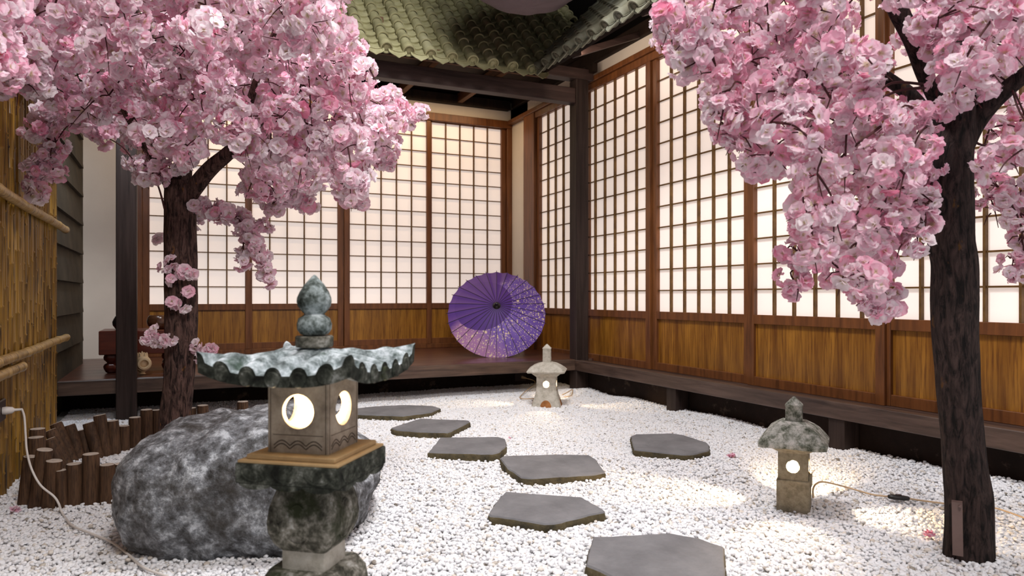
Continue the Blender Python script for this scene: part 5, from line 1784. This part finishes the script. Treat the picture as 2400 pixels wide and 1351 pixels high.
DR = 2.0
make_tree('artificial pink blossom tree with a dark crooked trunk at the right, nearest the viewer',
          [(2270, 1318, DR, 106), (2272, 1240, DR, 102), (2270, 1170, DR, 100), (2262, 1100, DR, 92), (2256, 1020, DR, 87), (2248, 940, DR, 87), (2244, 860, DR, 90), (2238, 780, DR, 95), (2236, 700, DR, 98), (2236, 620, DR, 97),
           (2228, 560, DR, 98), (2233, 490, DR, 88), (2232, 420, DR, 86), (2236, 350, DR, 82), (2246, 290, DR, 70), (2254, 220, DR, 58), (2258, 130, DR, 50), (2262, 20, DR, 44), (2262, -90, DR, 36)],
          [[(2258, 345, DR, 46), (2285, 290, DR, 44), (2325, 240, DR - .03, 42), (2370, 200, DR - .06, 38), (2420, 160, DR - .1, 34), (2500, 90, DR - .15, 28)],
           [(2225, 300, DR, 34), (2190, 225, DR - .02, 34), (2165, 170, DR - .03, 36), (2140, 95, DR - .05, 40), (2105, 25, DR - .08, 42), (2075, -40, DR - .12, 40)],
           [(2215, 330, DR + .02, 30), (2170, 265, DR + .06, 32), (2130, 220, DR + .08, 32), (2088, 190, DR + .1, 30), (2020, 140, DR + .1, 22)]],
          CROWN_RIGHT,
          [(2370, 200, 1.94), (2420, 160, 1.9), (2500, 90, 1.85), (2165, 170, 1.97), (2140, 95, 1.95), (2075, -40, 1.88), (2088, 190, 2.1), (2020, 140, 2.1), (1960, 150, 1.9), (1900, 40, 1.8), (2210, 400, 2.0), (2262, 20, 2.0)],
          [([(2160, 230, 1.9), (2060, 300, 1.85), (1960, 380, 1.85), (1900, 470, 1.87), (1880, 560, 1.9)], 0.03, 60),
           ([(2180, 200, 1.96), (2090, 195, 1.9), (2040, 240, 1.86), (1960, 290, 1.82)], 0.03, 0),
           ([(2180, 205, 1.96), (2100, 215, 1.9), (2020, 260, 1.88), (1990, 310, 1.86)], 0.03, 0),
           ([(2190, 400, 1.98), (2120, 440, 1.94), (2060, 540, 1.93), (2040, 640, 1.94), (2080, 730, 1.95)], 0.035, 90),
           ([(2190, 420, 1.98), (2160, 480, 1.9), (2130, 560, 1.9)], 0.03, 70),
           ([(2180, 365, 1.99), (2140, 355, 1.95), (2090, 345, 1.9)], 0.03, 0),
           ([(2275, 400, 1.99), (2330, 385, 2.05), (2400, 360, 2.1), (2460, 350, 2.1)], 0.03, 20),
           ([(2275, 345, 1.99), (2300, 300, 2.05), (2330, 200, 2.1)], 0.03, 0),
           ([(2280, 330, 2.0), (2320, 340, 2.0), (2420, 300, 2.0)], 0.03, 0),
           ([(2275, 380, 2.0), (2340, 440, 2.1), (2390, 520, 2.15), (2400, 620, 2.2)], 0.04, 80)],
          MT['bark_r'], 8, 0.34, 0.0225)
tr = [o for o in bpy.data.objects if o.name.startswith('blossom_tree')][-1]
# flat strip nailed to the foot of the right trunk
sA, sB = P(2243, 1178, 1.93), P(2245, 1303, 1.93)
o0 = Vector(tr.location)
m = MB()
d = (sB - sA).normalized()
fwd = Vector((sA.x, sA.y, 0)).normalized()
w_ = Vector((fwd.y, -fwd.x, 0))
prof = []
for s_ in (sA, sB):
    c = s_ - o0
    prof.append([c + w_ * a * 0.0125 + fwd * b for a, b in ((-1, -0.003), (1, -0.003), (1, 0.02), (-1, 0.02))])
m.loft(prof)
st = m.build('flat_strip', MT['metal'], tr, 30)
st['label'] = 'tarnished flat strip screwed to the trunk foot'
m = MB()
c = P(2250, 1187, 1.92) - o0
m.tube([c, c - fwd * 0.005], [0.0042, 0.003], 12)
m.build('screw_head', MT['metal'], st, 40)

# ================================================================== FALLEN BLOSSOMS
for i, (x, y, k, lab) in enumerate(((35, 1196, 2, 'faded pink fallen blossom in front of the left stakes'), (1714, 1071, 3, 'pink fallen blossom on the pebbles left of the square lantern'),
                                    (2170, 1256, 3, 'bright pink fallen blossom left of the dark trunk foot'), (1191, 1028, 1, 'tiny pink petal beside the third flagstone'))):
    c = G(x, y, 0.012)
    pos = [Vector((random.uniform(-.008, .008), random.uniform(-.008, .008), 0.003 * j)) for j in range(k)]
    nr = [Vector((random.uniform(-.4, .4), random.uniform(-.4, .4), 1)) for j in range(k)]
    fo = flowers_mesh('fallen_blossom', pos, nr, [0.016 if k > 1 else 0.009] * k, None, 40 + i, 0.75)
    fo.location = c
    tag(fo, lab, 'blossom', 'fallen blossoms on the pebbles')
